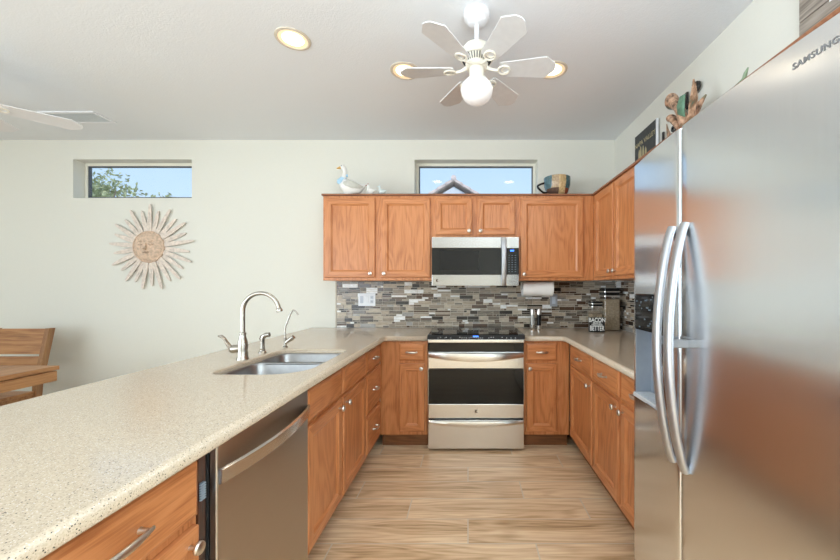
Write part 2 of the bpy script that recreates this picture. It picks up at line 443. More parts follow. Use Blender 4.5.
def drawer_front(parent, x0, x1, z0, z1, handle=True, name='drawer'):
    b = MB(); cx, cz = (x0+x1)/2, (z0+z1)/2; hx, hz = (x1-x0)/2, (z1-z0)/2
    front_rings(b, -hx, hx, -hz, hz, [(0, 0), (0, -.010), (.003, -.014), (.014, -.019)], 1)
    o = b.build(name, ['oak_v', 'oak_h'], parent, (cx, 0, cz))
    if handle: pull(o, 0, 0)
    return o
def base_unit(label, loc, rz, w_, depth=.58, mull=(), group='oak base cabinets'):
    t = thing('base_cabinet', label, 'cabinet', loc, rz, group)
    b = MB(); z0, z1 = .115, .872
    b.box(0, w_, 0, .019, z0, z1)
    b.box(0, .016, .019, depth, z0, z1); b.box(w_-.016, w_, .019, depth, z0, z1)
    b.box(.016, w_-.016, .019, depth, z0, z0+.016); b.box(.016, w_-.016, depth-.008, depth, z0+.016, z1)
    b.build('carcass', 'oak_v', t)
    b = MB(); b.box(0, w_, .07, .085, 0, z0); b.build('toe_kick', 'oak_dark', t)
    return t
def upper_unit(label, loc, rz, w_, z0, z1, depth=.33):
    t = thing('wall_cabinet', label, 'cabinet', loc, rz, 'oak wall cabinets')
    b = MB(); b.box(0, w_, 0, depth, z0, z1, .0015, seg=1); b.build('carcass', 'oak_v', t)
    return t
ZD0, ZD1, ZW0, ZW1 = .145, .692, .716, .855
XLF, XRF, YBF = -.709, .819, 2.86      # face-frame planes
# --- left run (faces the aisle, towards +X): local x = world Y
t = base_unit('oak base cabinet nearest the camera, left of the dishwasher, below the peninsula worktop', (XLF, .30, 0), PI/2, .622)
dr = drawer_front(t, .08, .612, ZW0, ZW1, False)
pull(dr, .035, .004, .128)
panel_door(t, .08, .612, ZD0, ZD1, (.578, .655))
sinkcab = base_unit('wide two-door oak base cabinet under the double sink, right beside the dishwasher', (XLF, 1.525, 0), PI/2, .887)
drawer_front(sinkcab, .008, .42, ZW0-.004, ZW1, False, 'false_drawer_front'); drawer_front(sinkcab, .446, .877, ZW0-.004, ZW1, False, 'false_drawer_front')
panel_door(sinkcab, .008, .42, ZD0, ZD1, (.372, .655)); panel_door(sinkcab, .446, .877, ZD0, ZD1, (.478, .655))
t = base_unit('narrow oak cabinet with three stacked drawers at the inner left corner', (XLF, 2.412, 0), PI/2, .427)
for z0, z1 in ((.716, .855), (.425, .695), (.145, .402)): drawer_front(t, .012, .395, z0, z1)
# --- back run: local x = world X
t = base_unit('oak base cabinet with one drawer over one door, left of the range', (-.708, YBF, 0), 0, .381)
drawer_front(t, .154, .360, ZW0, ZW1); panel_door(t, .154, .360, ZD0, ZD1, (.334, .655))
t = base_unit('oak base cabinet with one drawer over one door, right of the range', (.452, YBF, 0), 0, .366)
drawer_front(t, .018, .262, ZW0, ZW1); panel_door(t, .018, .262, ZD0, ZD1, (.044, .655))
# --- right run (faces -X): local x = -world Y
t = base_unit('single-door oak base cabinet at the inner right corner, next to the right worktop bend', (XRF, 2.838, 0), -PI/2, .548)
drawer_front(t, .055, .535, ZW0, ZW1); panel_door(t, .055, .535, ZD0, ZD1, (.505, .655))
t = base_unit('double-door oak base cabinet with two drawers, between the corner cabinet and the refrigerator', (XRF, 2.288, 0), -PI/2, .838)
drawer_front(t, .012, .398, ZW0, ZW1); drawer_front(t, .425, .825, ZW0, ZW1)
panel_door(t, .012, .398, ZD0, ZD1, (.366, .655)); panel_door(t, .425, .825, ZD0, ZD1, (.46, .655))

# --- wall cabinets
ZU0, ZU1 = 1.366, 2.114
DU0, DU1 = 1.392, 2.092
YU, XU = 3.13, 1.110
t = upper_unit('double-door oak wall cabinet left of the microwave, under the goose figurine', (-1.28, YU, 0), 0, .968, ZU0, ZU1)
panel_door(t, .022, .461, DU0, DU1, (.425, 1.427)); panel_door(t, .516, .948, DU0, DU1, (.545, 1.427))
t = upper_unit('short double-door oak wall cabinet directly above the microwave', (-.312, YU, 0), 0, .752, 1.75, ZU1)
panel_door(t, .026, .349, 1.768, DU1, (.322, 1.80), .045); panel_door(t, .398, .728, 1.768, DU1, (.422, 1.80), .045)
t = upper_unit('single-door oak wall cabinet right of the microwave, under the pottery mug', (.440, YU, 0), 0, .67, ZU0, ZU1)
panel_door(t, .022, .575, DU0, DU1, (.052, 1.42))
t = upper_unit('double-door oak wall cabinet on the right wall, nearest the back corner', (XU, 3.13, 0), -PI/2, .885, ZU0, ZU1, .325)
panel_door(t, .075, .455, DU0, DU1, (.425, 1.43)); panel_door(t, .478, .868, DU0, DU1, (.508, 1.43))
t = upper_unit('oak wall cabinet on the right wall, hidden behind the upper part of the refrigerator', (XU, 2.245, 0), -PI/2, .80, ZU0, ZU1, .325)
panel_door(t, .02, .39, DU0, DU1, (.36, 1.43)); panel_door(t, .41, .78, DU0, DU1, (.44, 1.43))
t = upper_unit('shallow oak wall cabinet above the refrigerator', (XU, 1.445, 0), -PI/2, .96, 1.84, ZU1, .325)
panel_door(t, .02, .47, 1.86, DU1, (.44, 1.89)); panel_door(t, .49, .94, 1.86, DU1, (.52, 1.89))
b = MB()
z0, z1 = 2.1145, 2.132
b.box(-1.292, XR-.001, YU-.014, YB-.001, z0, z1, .003); b.box(XU-.014, XR-.001, .48, YU-.014, z0, z1, .003)
tag(b.build('cabinet_top_board', 'cornice'), 'thin dark-stained wooden board capping the oak wall cabinets', 'cabinet top')
ZT = 2.1325

# ------------------------------------------------------------------ worktops
def slab(name, outer, holes, z0, z1, bev, mt, label):
    cu = bpy.data.curves.new('tmp', 'CURVE'); cu.dimensions = '2D'; cu.fill_mode = 'BOTH'
    cu.extrude = (z1-z0)/2-bev; cu.bevel_depth = bev; cu.bevel_resolution = 3; cu.offset = -bev
    for lp in [outer]+holes:
        sp = cu.splines.new('POLY'); sp.points.add(len(lp)-1); sp.use_cyclic_u = True
        for p, q in zip(sp.points, lp): p.co = (q[0], q[1], 0, 1)
    ob = bpy.data.objects.new('tmp', cu); COL.objects.link(ob)
    dg = bpy.context.evaluated_depsgraph_get(); dg.update()
    me = bpy.data.meshes.new_from_object(ob.evaluated_get(dg)); bpy.data.objects.remove(ob); bpy.data.curves.remove(cu)
    me.name = name; me.materials.clear(); me.materials.append(M[mt])
    me.transform(TR(0, 0, (z0+z1)/2))
    o = bpy.data.objects.new(name, me); COL.objects.link(o)
    return tag(o, label, 'worktop')
SX0, SX1, SY0, SY1 = -1.155, -.765, 1.60, 2.205
def rr4(x0, x1, y0, y1, rs, n=8):
    pts = []      # corner radii: far right, far left, near left, near right
    for (cx, cy, a), r in zip(((x1, y1, 0), (x0, y1, 90), (x0, y0, 180), (x1, y0, 270)), rs):
        ox_ = cx+(-r if cx == x1 else r); oy_ = cy+(-r if cy == y1 else r)
        for i in range(n+1):
            t = math.radians(a+90*i/n); pts.append((ox_+r*math.cos(t), oy_+r*math.sin(t)))
    return pts
SR = (.05, .05, .05, .15)
hole = rr4(SX0-.010, SX1+.010, SY0-.010, SY1+.010, SR)
slab('worktop', [(-1.54, .22), (-.662, .22), (-.662, 2.80), (-.645, 2.822), (-.325, 2.822), (-.325, YB-.001), (-1.54, YB-.001)], [hole[::-1]], .8735, .914, .013, 'quartz',
     'speckled cream quartz peninsula worktop with the double sink, left of the range')
slab('worktop', [(.450, 2.822), (.745, 2.822), (.762, 2.80), (.762, 1.445), (XR-.001, 1.445), (XR-.001, YB-.001), (.450, YB-.001)], [], .8735, .914, .013, 'quartz',
     'speckled cream quartz corner worktop between the range and the refrigerator')

# ------------------------------------------------------------------ sink
t = thing('kitchen_sink', 'undermounted stainless steel double-bowl sink in the peninsula worktop', 'sink', ((SX0+SX1)/2, (SY0+SY1)/2, .872))
cx, cy = (SX0+SX1)/2, (SY0+SY1)/2
def bowl(y0, y1, dep, rs):
    b = MB(); x0, x1 = SX0+.005-cx, SX1-.005-cx; y0 -= cy; y1 -= cy; lp = []
    for ins, z, r in ((-.009, .021, .105), (-.003, .019, .10), (.003, .008, .098), (.010, -dep+.03, .09), (.018, -dep+.012, .08), (.035, -dep+.002, .065), (.06, -dep, .05)):
        lp.append([(x, y, z) for x, y in rr4(x0+ins, x1-ins, y0+ins, y1-ins, [max(.03, q*r/.1) for q in rs], 6)])
    b.loops(lp, cap1=True)
    bo = b.build('basin', 'sink', t, (0, 0, 0))
    b = MB(); b.lathe([(.042, .0), (.042, .003), (.034, .0045), (.030, .001), (.004, .0008)], None, 24)
    b.build('drain', 'faucet', bo, ((x0+x1)/2, (y0+y1)/2, -dep))
bowl(SY0+.005, 1.925, .20, (.06, .06, .05, .13)); bowl(1.95, SY1-.005, .17, (.05, .05, .06, .06))
b = MB()   # flange between and around the bowls
b.box(SX0-cx-.004, SX1-cx+.004, 1.922-cy, 1.953-cy, .010, .0195, .004)
b.build('divider', 'sink', t)

# ------------------------------------------------------------------ taps
ZK = .9142
t = thing('kitchen_faucet', 'tall satin nickel gooseneck faucet with side lever behind the sink', 'faucet', (-1.216, 1.911, ZK))
b = MB(); b.lathe([(.030, 0), (.030, .006), (.0265, .012), (.0245, .05), (.0255, .075), (.0225, .10), (.0155, .125), (.0155, .135), (.0175, .137), (.0175, .144), (.013, .147)], None, 28)
b.build('faucet_body', 'faucet', t)
b = MB(); pts = [(0, 0, .145), (0, 0, .20), (0, 0, .255)]; R = .098
for i in range(1, 19):
    a = PI-math.radians(168)*i/18; pts.append((R+R*math.cos(a), 0, .258+R*math.sin(a)*1.02))
b.tube(pts, [.0115]*3+[.0115-.0012*i/18 for i in range(18)], 16)
e = Vector(pts[-1]); d = (e-Vector(pts[-2])).normalized()
b.tube([e, e+d*.008, e+d*.016, e+d*.022], [.0105, .0145, .0155, .0145], 16)
b.build('spout', 'faucet', t)
b = MB()
b.tube([(-.012, 0, .060), (-.03, 0, .058), (-.05, 0, .056), (-.066, 0, .055)], [.017, .021, .023, .017], 16)
b.tube([(-.055, 0, .058), (-.072, 0, .072), (-.088, 0, .096), (-.102, 0, .116), (-.118, 0, .126), (-.130, 0, .127)], [.016, .011, .008, .008, .0095, .006], 12, flat=(1.5, .8))
b.build('lever_handle', 'faucet', t)
t = thing('side_sprayer', 'short satin nickel side sprayer in the worktop, between the two faucets', 'sprayer', (-1.226, 2.112, ZK))
b = MB(); b.lathe([(.022, 0), (.022, .005), (.015, .012), (.014, .02), (.016, .024)], None, 24); b.build('sprayer_base', 'faucet', t)
b = MB(); b.tube([(0, 0, .022), (0, 0, .05), (.001, 0, .08), (.008, 0, .098), (.022, 0, .106), (.042, 0, .108)], [.0125, .0115, .0125, .0145, .014, .013], 16)
b.tube([(-.012, 0, .070), (-.017, 0, .086), (-.010, 0, .103)], [.003, .004, .003], 8)
b.build('sprayer_head', 'faucet', t)
t = thing('filter_faucet', 'slender nickel drinking-water faucet with bent thin spout, farthest of the sink taps', 'faucet', (-1.188, 2.30, ZK))
b = MB(); b.lathe([(.017, 0), (.017, .004), (.010, .010), (.009, .05), (.010, .06), (.006, .066)], None, 20)
b.build('faucet_body', 'faucet', t)
b = MB(); b.tube([(0, 0, .06), (0, 0, .12), (.004, 0, .14), (.028, 0, .20), (.042, 0, .232), (.052, 0, .242), (.062, 0, .238), (.082, 0, .216), (.085, 0, .211)], [.0052]*6+[.0045, .004, .0045], 12)
b.build('spout', 'faucet', t)
b = MB(); b.tube([(.004, 0, .030), (.022, 0, .044), (.042, 0, .058), (.056, 0, .068)], [.009, .012, .015, .013], 14)
b.build('lever_handle', 'faucet', t)

# ------------------------------------------------------------------ dishwasher
DW0, DW1 = .966, 1.520
t = thing('dishwasher', 'stainless steel dishwasher with curved bar handle under the peninsula worktop', 'dishwasher', (-.71, DW0, 0), PI/2)
W = DW1-DW0
b = MB(); b.box(.004, W-.004, .0, .56, .10, .866); b.build('tub', 'dark_metal', t)
b = MB(); b.box(.002, W-.002, -.024, -.001, .115, .866, .004, seg=2); b.build('door', 'steel_dw', t)
b = MB(); b.box(.01, W-.01, .05, .065, 0, .10); b.build('toe_kick', 'black', t)
b = MB(); lp = []
for i in range(25):
    s = i/24; x = .006+(W-.012)*s; y = -.026-.034*math.sin(PI*s)**.8; lp.append([(x, y-.008, .762), (x, y, .760), (x, y+.0015, .800), (x, y-.0025, .804), (x, y-.010, .800)])
b.loops(lp, cap0=True, cap1=True, smooth=False)
b.build('bar_handle', 'steel', t)
# dark filler strip with a small slotted vent, between near cabinet and dishwasher
t = thing('filler_strip', 'dark brown wooden filler strip between the near base cabinet and the dishwasher', 'filler strip', (-.712, .926, 0), PI/2)
b = MB(); b.box(.006, .036, .0, .02, .115, .872, .003); b.build('panel', 'filler', t)
M['ventblue'] = plain('vent_blue_grey', (.10, .13, .17), .4)
b = MB(); b.box(.010, .026, -.004, 0, .735, .782, .001)
M['ventslat'] = plain('vent_slat', (.34, .42, .50), .4)
for i in range(7): b.box(.008, .026, -.008, -.003, .737+i*.0066, .7400+i*.0066, mi=1)
b.build('vent', ['ventblue', 'ventslat'], t, label='small blue-grey slotted vent')

# ------------------------------------------------------------------ range
t = thing('range', 'stainless steel slide-in electric range with black glass cooktop, between the base cabinets', 'stove', (.064, 2.81, 0))
hw = .381
b = MB(); b.box(-hw+.004, hw-.004, .03, .635, .03, .905); b.build('body', 'dark_metal', t)
b = MB(); b.box(-hw-.004, hw+.004, .0, .635, .916, .930, .003)
b.prism([(-.028, .896), (.04, .896), (.04, .93), (-.010, .93)], -hw-.004, hw+.004, mtx=Matrix(((0, 0, 1, 0), (1, 0, 0, 0), (0, 1, 0, 0), (0, 0, 0, 1))), bev=.002)
ct = b.build('cooktop', 'blackgloss', t)
M['burner'] = plain('burner_ring', (.055, .055, .055), .15)
for x, y, r in ((-.19, .20, .11), (.19, .20, .09), (-.19, .47, .08), (.19, .47, .11), (0, .50, .05)):
    b = MB(); b.lathe([(r, 0), (r, .0004), (r-.004, .0004), (r-.004, 0)], None, 40, cap=False); b.build('burner_ring', 'burner', ct, (x, y, .9301))
M['led'] = plain('blue_display', (.01, .03, .2), .3, emit=(.05, .22, 1.0), es=2.2)
M['icon'] = plain('printed_icons', (.55, .56, .55), .4)
ang = math.atan2(.018, .034)
def onpanel(x, u): return (x, -.028+.018*u-.0008, .896+.034*u)
b = MB(); b.box(-.022, .022, -.0006, .0004, -.005, .005); b.build('display', 'led', ct, onpanel(-.003, .66), (-ang, 0, 0))
b = MB(); rnd = random.Random(3)
for x in [-.30, -.28, -.245, -.235, -.20]+[-.128+.017*i for i in range(4)]+[-.055+.015*i for i in range(8)]+[.10, .118, .136, .205, .24, .275, .31]:
    h_ = rnd.choice((.003, .0045)); z_ = rnd.choice((-.004, .001)); b.box(x-.004, x+.004, -.0005, .0004, z_-h_/2, z_+h_/2)
b.build('control_icons', 'icon', ct, onpanel(0, .42), (-ang, 0, 0))
b = MB(); b.box(-hw, hw, -.022, .03, .868, .895, .004); b.build('front_trim', 'steel', t)
b = MB(); b.box(-hw+.002, hw-.002, .004, .028, .795, .868, .002); b.build('vent_panel', 'blackgloss', t)
od = thing('oven_door', '', '', (0, 0, 0)); del od['label']; del od['category']; od.parent = t
b = MB()
b.box(-hw, hw, 0, .03, .66, .792, .004); b.box(-hw, hw, 0, .03, .266, .378, .004)
b.box(-hw, -hw+.012, 0, .03, .378, .66); b.box(hw-.012, hw, 0, .03, .378, .66)
b.build('door_frame', 'steel', od)
b = MB(); b.box(-hw+.003, hw-.003, -.002, .028, .379, .659, .002); wi = b.build('oven_window', 'blackgloss', od)
def bar(zc, hh, bow, parent, nm):
    b = MB(); lp = []
    for i in range(29):
        s = i/28; x = -hw+.006+(2*hw-.012)*s; k = math.sin(PI*s); dz = -.018*k
        y = -.004-bow*k**.7; top = zc+hh*.5; bot = zc-hh*.5*(.25+.75*k)+dz*.3
        lp.append([(x, y, bot), (x, y-.006, (top+bot)/2), (x, y, top-.003), (x, -.001-.3*bow*k, top), (x, -.001, bot+.006)])
    b.loops(lp, cap0=True, cap1=True)
    return b.build(nm, 'steel', parent)
bar(.758, .062, .038, od, 'oven_handle')
M['badge'] = plain('dark_badge', (.09, .06, .04), .3, .8)
b = MB(); b.box(-.013, .013, -.0012, 0, -.013, .013, .0006); bd = b.build('badge', 'steel', od, (0, 0, .320))
text('K', .034, 'badge', od, (0, -.0015, .320), (PI/2, 0, 0), .0006, 'badge_letter', .002)
dw = MB(); dw.box(-hw, hw, 0, .03, .022, .252, .004); do = dw.build('storage_drawer', 'steel', t)
bar(.228, .045, .022, do, 'drawer_handle')

# ------------------------------------------------------------------ microwave
t = thing('microwave', 'over-the-range stainless steel microwave with black glass door, above the range', 'microwave', (.065, 3.08, 1.318))
hw, H = .3795, .426
b = MB(); b.box(-hw+.002, hw-.002, .02, .375, .004, H-.002); b.build('body', 'dark_metal', t)
b = MB(); b.box(-hw, .247, 0, .02, .330, H, .003); b.box(-hw, .247, 0, .02, 0, .098, .003)
d_ = b.build('door', 'steel_micro', t)
b = MB(); b.box(-hw, .247, -.001, .02, .098, .330, .001); b.build('door_glass', 'blackgloss', d_)
M['winmesh'] = plain('microwave_window_mesh', (.012, .012, .012), .12)
M['winmesh'].node_tree.nodes['Principled BSDF'].inputs['Specular IOR Level'].default_value = .25
b = MB(); b.box(-.31, .03, -.0018, -.001, .135, .305, 0); b.build('door_window', 'winmesh', d_)
b = MB(); lp = []
for i in range(21):
    s = i/20; z = .004+(H-.008)*s; y = -.004-.030*math.sin(PI*s)**.7
    lp.append([(.223, y+.006, z), (.228, y-.004, z), (.246, y-.008, z), (.264, y-.004, z), (.269, y+.006, z), (.246, y+.008, z)])
b.loops(lp, cap0=True, cap1=True); b.build('door_handle', 'handle_steel', d_)
b = MB(); b.box(.249, hw, 0, .02, 0, H, .003); cp = b.build('control_panel', 'steel_micro', t)
b = MB(); b.box(.2495, hw-.0005, -.0014, .0, .098, .330); b.build('keypad', 'blackgloss', cp)
b = MB(); b.box(.302, .335, -.0022, -.0014, .300, .314); b.build('display', 'led', cp)
M['dimicon'] = plain('dim_key_marks', (.10, .14, .17), .4)
b = MB()
for r in range(8):
    for c in range(3): b.box(.285+c*.028, .298+c*.028, -.0020, -.0014, .122+r*.020, .127+r*.020)
b.build('key_marks', 'dimicon', cp)
text('K', .026, 'badge', d_, (-.335, -.0006, .046), (PI/2, 0, 0), .0006, 'badge_letter', .002)
text('KENMORE', .012, 'badge', cp, (.322, -.0006, .042), (PI/2, 0, 0), .0004, 'brand_lettering', .0)
text('ELITE', .009, 'badge', cp, (.322, -.0006, .028), (PI/2, 0, 0), .0004, 'brand_lettering', .0)

# ------------------------------------------------------------------ refrigerator
FY0, FYS, FY1 = .505, 1.064, 1.415
FZ = 1.782
def fx(y): return .662-.026*(1-((y-.96)/.455)**2)
t = thing('refrigerator', 'tall stainless steel side-by-side refrigerator with ice and water dispenser on the right', 'refrigerator', (.70, .96, 0))
ox, oy = .70, .96
M['fridge_side'] = plain('fridge_grey_side', (.12, .12, .125), .5)
b = MB(); b.box(.035, .70, FY0+.004-oy, FY1-.004-oy, .02, FZ-.012, .004); b.build('body', 'fridge_side', t)
M['letter_grey'] = plain('grey_lettering', (.24, .25, .26), .35, .6)
def fdoor(y0, y1, name, hole=None):
    b = MB(); bm = b.bm; ys = [y0+(y1-y0)*i/16 for i in range(17)]
    zs = [.06, .5, FZ]
    if hole:
        ys = sorted(set(ys+[hole[0], hole[1]])); zs = sorted(set(zs+[hole[2], hole[3]]))
    r = .010
    prof = []        # front profile with rounded side edges
    for k in range(4):
        a = k/4*PI/2; prof.append((y0+r-r*math.cos(a), fx(y0+r)+r-r*math.sin(a)))
    prof += [(y, fx(y)) for y in ys if y0+r <= y <= y1-r]
    for k in range(3, -1, -1):
        a = k/4*PI/2; prof.append((y1-r+r*math.cos(a), fx(y1-r)+r-r*math.sin(a)))
    G = [[bm.verts.new((x-ox, y-oy, z)) for y, x in prof] for z in zs]
    for j in range(len(zs)-1):
        for i in range(len(prof)-1):
            ym = (prof[i][0]+prof[i+1][0])/2; zm = (zs[j]+zs[j+1])/2
            if hole and hole[0] < ym < hole[1] and hole[2] < zm < hole[3]: continue
            f = bm.faces.new((G[j][i], G[j][i+1], G[j+1][i+1], G[j+1][i])); f.smooth = True
    back = [[bm.verts.new((.73-ox, y-oy, z)) for y in (y0, y1)] for z in (zs[0], zs[-1])]
    bm.faces.new((back[0][0], back[0][1], back[1][1], back[1][0]))
    bm.faces.new([G[0][i] for i in range(len(prof))]+[back[0][1], back[0][0]])
    # softly rounded top
    bm.faces.new([G[-1][i] for i in range(len(prof))]+[back[1][1], back[1][0]])
    bm.faces.new([G[j][0] for j in range(len(zs))]+[back[1][0], back[0][0]])
    bm.faces.new([G[j][-1] for j in range(len(zs))]+[back[1][1], back[0][1]])
    bmesh.ops.recalc_face_normals(bm, faces=bm.faces)
    if hole:   # normals must look out at -x
        pass
    return b.build(name, 'steel_fridge', t)
HO = (1.165, 1.392, .882, 1.278)
fr = fdoor(FYS+.003, FY1, 'freezer_door', HO)
rf = fdoor(FY0, FYS-.003, 'refrigerator_door')
M['disp_grey'] = plain('dispenser_grey', (.30, .34, .39), .35, .3)
M['disp_pale'] = plain('dispenser_pale_rim', (.62, .65, .68), .3, .3)
dsp = MB()
y0, y1, z0, z1 = HO[0]-oy, HO[1]-oy, HO[2], HO[3]
xf = fx(HO[1])-ox
dsp.box(xf+.060, xf+.066, y0, y1, z0, z1); dsp.box(xf+.0, xf+.06, y0, y0+.004, z0, z1); dsp.box(xf, xf+.06, y1-.004, y1, z0, z1)
dsp.box(xf+.0, xf+.06, y0, y1, z0, z0+.004)
dp = dsp.build('dispenser', 'disp_grey', t)
b = MB(); b.box(xf-.006, xf+.055, y0+.004, y1-.004, 1.140, z1, .004); b.build('dispenser_controls', 'blackgloss', dp)
b = MB()
rnd = random.Random(4)
for i in range(26):
    y = y0+.02+rnd.random()*(y1-y0-.04); z = 1.15+rnd.random()*.115; s = rnd.choice((.006, .01, .016)); b.box(xf-.0068, xf-.006, y, y+s, z, z+.005)
b.build('control_marks', 'dimicon', dp)
b = MB(); b.box(xf-.010, xf+.058, y0-.001, y1+.001, z0-.004, z0+.012, .003)
for i in range(9): b.box(xf-.002, xf+.054, y0+.02+i*.023, y0+.026+i*.023, z0+.012, z0+.014)
b.build('drip_tray', 'disp_pale', dp)
b = MB(); b.box(xf+.036, xf+.056, (y0+y1)/2-.025, (y0+y1)/2+.025, 1.02, 1.14, .004); b.build('dispenser_lever', 'black', dp)
def fhandle(y, par):
    b = MB(); zt, zb = 1.488, .765; pts = []; rad = []; x0 = fx(y)-ox
    for i in range(33):
        s = i/32; z = zt+(zb-zt)*s; k = math.sin(PI*s)**.75
        pts.append((x0-.004-.048*k, y-oy, z)); rad.append(.0185-.002*abs(s-.5))
    b.tube(pts, rad, 16, flat=(1, .62), up=(1, 0, 0))
    ho = b.build('handle', 'handle_steel', par)
    b = MB(); b.box(x0-.046, x0+.004, y-.010-oy, y+.010-oy, 1.126, 1.150, .003); b.build('handle_bracket', 'letter_grey', ho)
fhandle(1.032, rf); fhandle(1.100, fr)
yc = .661; nx = fx(yc)
text('SAMSUNG', .0168, 'letter_grey', rf, (nx-ox-.0008, yc-oy, 1.737), (PI/2, 0, -PI/2+.075), .0002, 'brand_lettering', .0004, space=1.12)

# ------------------------------------------------------------------ ceiling lights
M['bulb'] = plain('lamp_bulb', (.9, .85, .7), .5, emit=(1.0, .80, .52), es=4.5)
M['bulbcan'] = plain('lamp_can', (.75, .68, .52), .3, .4, emit=(1.0, .72, .42), es=.45)
M['ring'] = plain('lamp_ring', (.62, .56, .46), .4)
def downlight(x, y, lab):
    t = thing('recessed_light', lab, 'ceiling light', (x, y, ZC), 0, 'recessed ceiling lights')
    b = MB(); b.lathe([(.098, 0), (.096, -.004), (.084, -.006), (.080, -.002), (.080, 0)], None, 40, cap=False); b.build('trim_ring', 'ring', t)
    b = MB(); b.lathe([(.080, -.004), (.062, -.0015), (.055, -.001)], None, 40, cap=False); b.build('reflector', 'bulbcan', t)
    b = MB(); b.lathe([(.060, -.001), (.052, -.006), (.03, -.010), (.001, -.012)], None, 32, cap=False); b.build('bulb', 'bulb', t)
    l = bpy.data.lights.new('downlight', 'SPOT'); l.energy = 5; l.color = (1.0, .88, .72); l.spot_size = math.radians(150); l.spot_blend = .8; l.shadow_soft_size = .09
    o = bpy.data.objects.new('lamp', l); COL.objects.link(o); o.parent = t; o.location = (0, 0, -.02)
downlight(-1.017, 2.057, 'round recessed ceiling light left of the kitchen ceiling fan, standing clear of the blades')
downlight(-.42, 2.36, 'round recessed ceiling light behind the tip of the fan blade pointing left')
downlight(.560, 2.35, 'round recessed ceiling light half hidden behind the fan blade pointing right')
for x, y, l_ in ((.3, -.6, 'right'), (-1.0, -.6, 'left')):
    downlight(x, y, 'round recessed ceiling light behind the camera, the %s one of that pair' % l_)

# ------------------------------------------------------------------ ceiling fans
def blade_pts(r0, r1, w0, w1):
    c = w1*.28
    return [(r0, -w0/2), (r0+.02, -w0/2-.006), (r1-c*1.2, -w1/2), (r1, -w1/2+c*1.2), (r1+.004, 0), (r1, w1/2-c*1.2), (r1-c*1.2, w1/2), (r0+.02, w0/2+.006), (r0, w0/2)]
def fan(name, label, loc, angs, r, zb, nbl, r0, w0, w1, globe=True, bm_='blade'):
    t = thing(name, label, 'ceiling fan', loc, 0, 'white ceiling fans')
    b = MB(); b.lathe([(.068, 0), (.070, -.012), (.066, -.030), (.052, -.040), (.050, -.050), (.042, -.058), (.028, -.064), (.001, -.065)], None, 36)
    cn = b.build('canopy', 'fanwhite', t)
    b = MB(); b.lathe([(.012, -.055), (.012, zb+.10)], None, 18); b.build('downrod', 'fanwhite', t)
    b = MB(); b.lathe([(.014, zb+.145), (.035, zb+.138), (.065, zb+.120), (.084, zb+.095), (.088, zb+.06), (.083, zb+.055)], None, 40)
    b.lathe([(.078, zb+.058), (.060, zb+.035), (.058, zb+.012), (.05, zb+.006)], None, 40)
    b.build('motor_housing', 'fancream', t)
    b = MB()
    for i in range(32):
        a = 2*PI*i/32; b.tube([(.077*math.cos(a), .077*math.sin(a), zb+.054), (.060*math.cos(a), .060*math.sin(a), zb+.030)], .0022, 6)
    b.build('vent_slots', 'dark_metal', t)
    for a in angs:
        a = math.radians(a)
        bl = MB(); bl.prism(blade_pts(r0, r, w0, w1), -.003, .003, bev=.0015)
        bo = bl.build('blade', bm_, t, (0, 0, zb), (math.radians(-11), 0, a)); bo.rotation_mode = 'XYZ'
        br = MB(); rr = .030
        br.tube([(.055, 0, .012), (.085, 0, -.002), (r0-.008, 0, -.006)], [.010, .007, .007], 10)
        ring = [(r0+.022+rr*math.cos(2*PI*k/20), rr*math.sin(2*PI*k/20)*.9, -.0065) for k in range(21)]
        br.tube(ring, .0048, 8); br.tube([(r0+.03+.019*math.cos(2*PI*k/16), .019*math.sin(2*PI*k/16)*.9, -.0065) for k in range(17)], .003, 8)
        br.build('blade_bracket', 'fancream', t, (0, 0, zb), (math.radians(-11), 0, a))
    if globe:
        b = MB(); b.lathe([(.040, zb+.020), (.038, zb-.035), (.036, zb-.045), (.045, zb-.052)], None, 30); b.build('light_fitter', 'fancream', t)
        b = MB(); b.lathe([(.038, zb-.046), (.060, zb-.060), (.078, zb-.080), (.085, zb-.105), (.080, zb-.130), (.064, zb-.155), (.040, zb-.170), (.015, zb-.177), (.001, zb-.178)], None, 36)
        b.build('globe', 'globe', t)
    return t
M['globe'] = plain('frosted_globe', (.86, .86, .87), .25, emit=(1.0, .97, .93), es=.10)
fan('ceiling_fan', 'small white six-blade ceiling fan with round frosted globe over the kitchen', (.046, 1.865, ZC), (56, 116, 176, 236, 296, 356), .405, -.300, 6, .12, .08, .138)
fan('ceiling_fan', 'white ceiling fan at the left edge over the dining side, two pale blades reaching in', (-3.138, 2.153, ZC), (47.6, 119, 191, 263, 335), .535, -.29, 5, .16, .10, .145, bm_='fanwhite')

# ------------------------------------------------------------------ ceiling vent
t = thing('ceiling_vent', 'white rectangular air vent in the ceiling behind the dining-side fan blade', 'air vent', (-3.295, 2.995, ZC))
b = MB(); b.box(-.23, .23, -.10, -.075, -.010, 0, .002); b.box(-.23, .23, .075, .10, -.010, 0, .002); b.box(-.23, -.205, -.075, .075, -.010, 0, .002); b.box(.205, .23, -.075, .075, -.010, 0, .002)
b.build('vent_frame', 'white', t)
M['ventgrey'] = plain('vent_grey', (.62, .66, .67), .5)
b = MB(); b.box(-.205, .205, -.075, .075, -.002, 0)
for i in range(9): b.box(-.205, .205, -.070+i*.0165, -.062+i*.0165, -.008, -.002)
b.build('louvers', 'ventgrey', t)

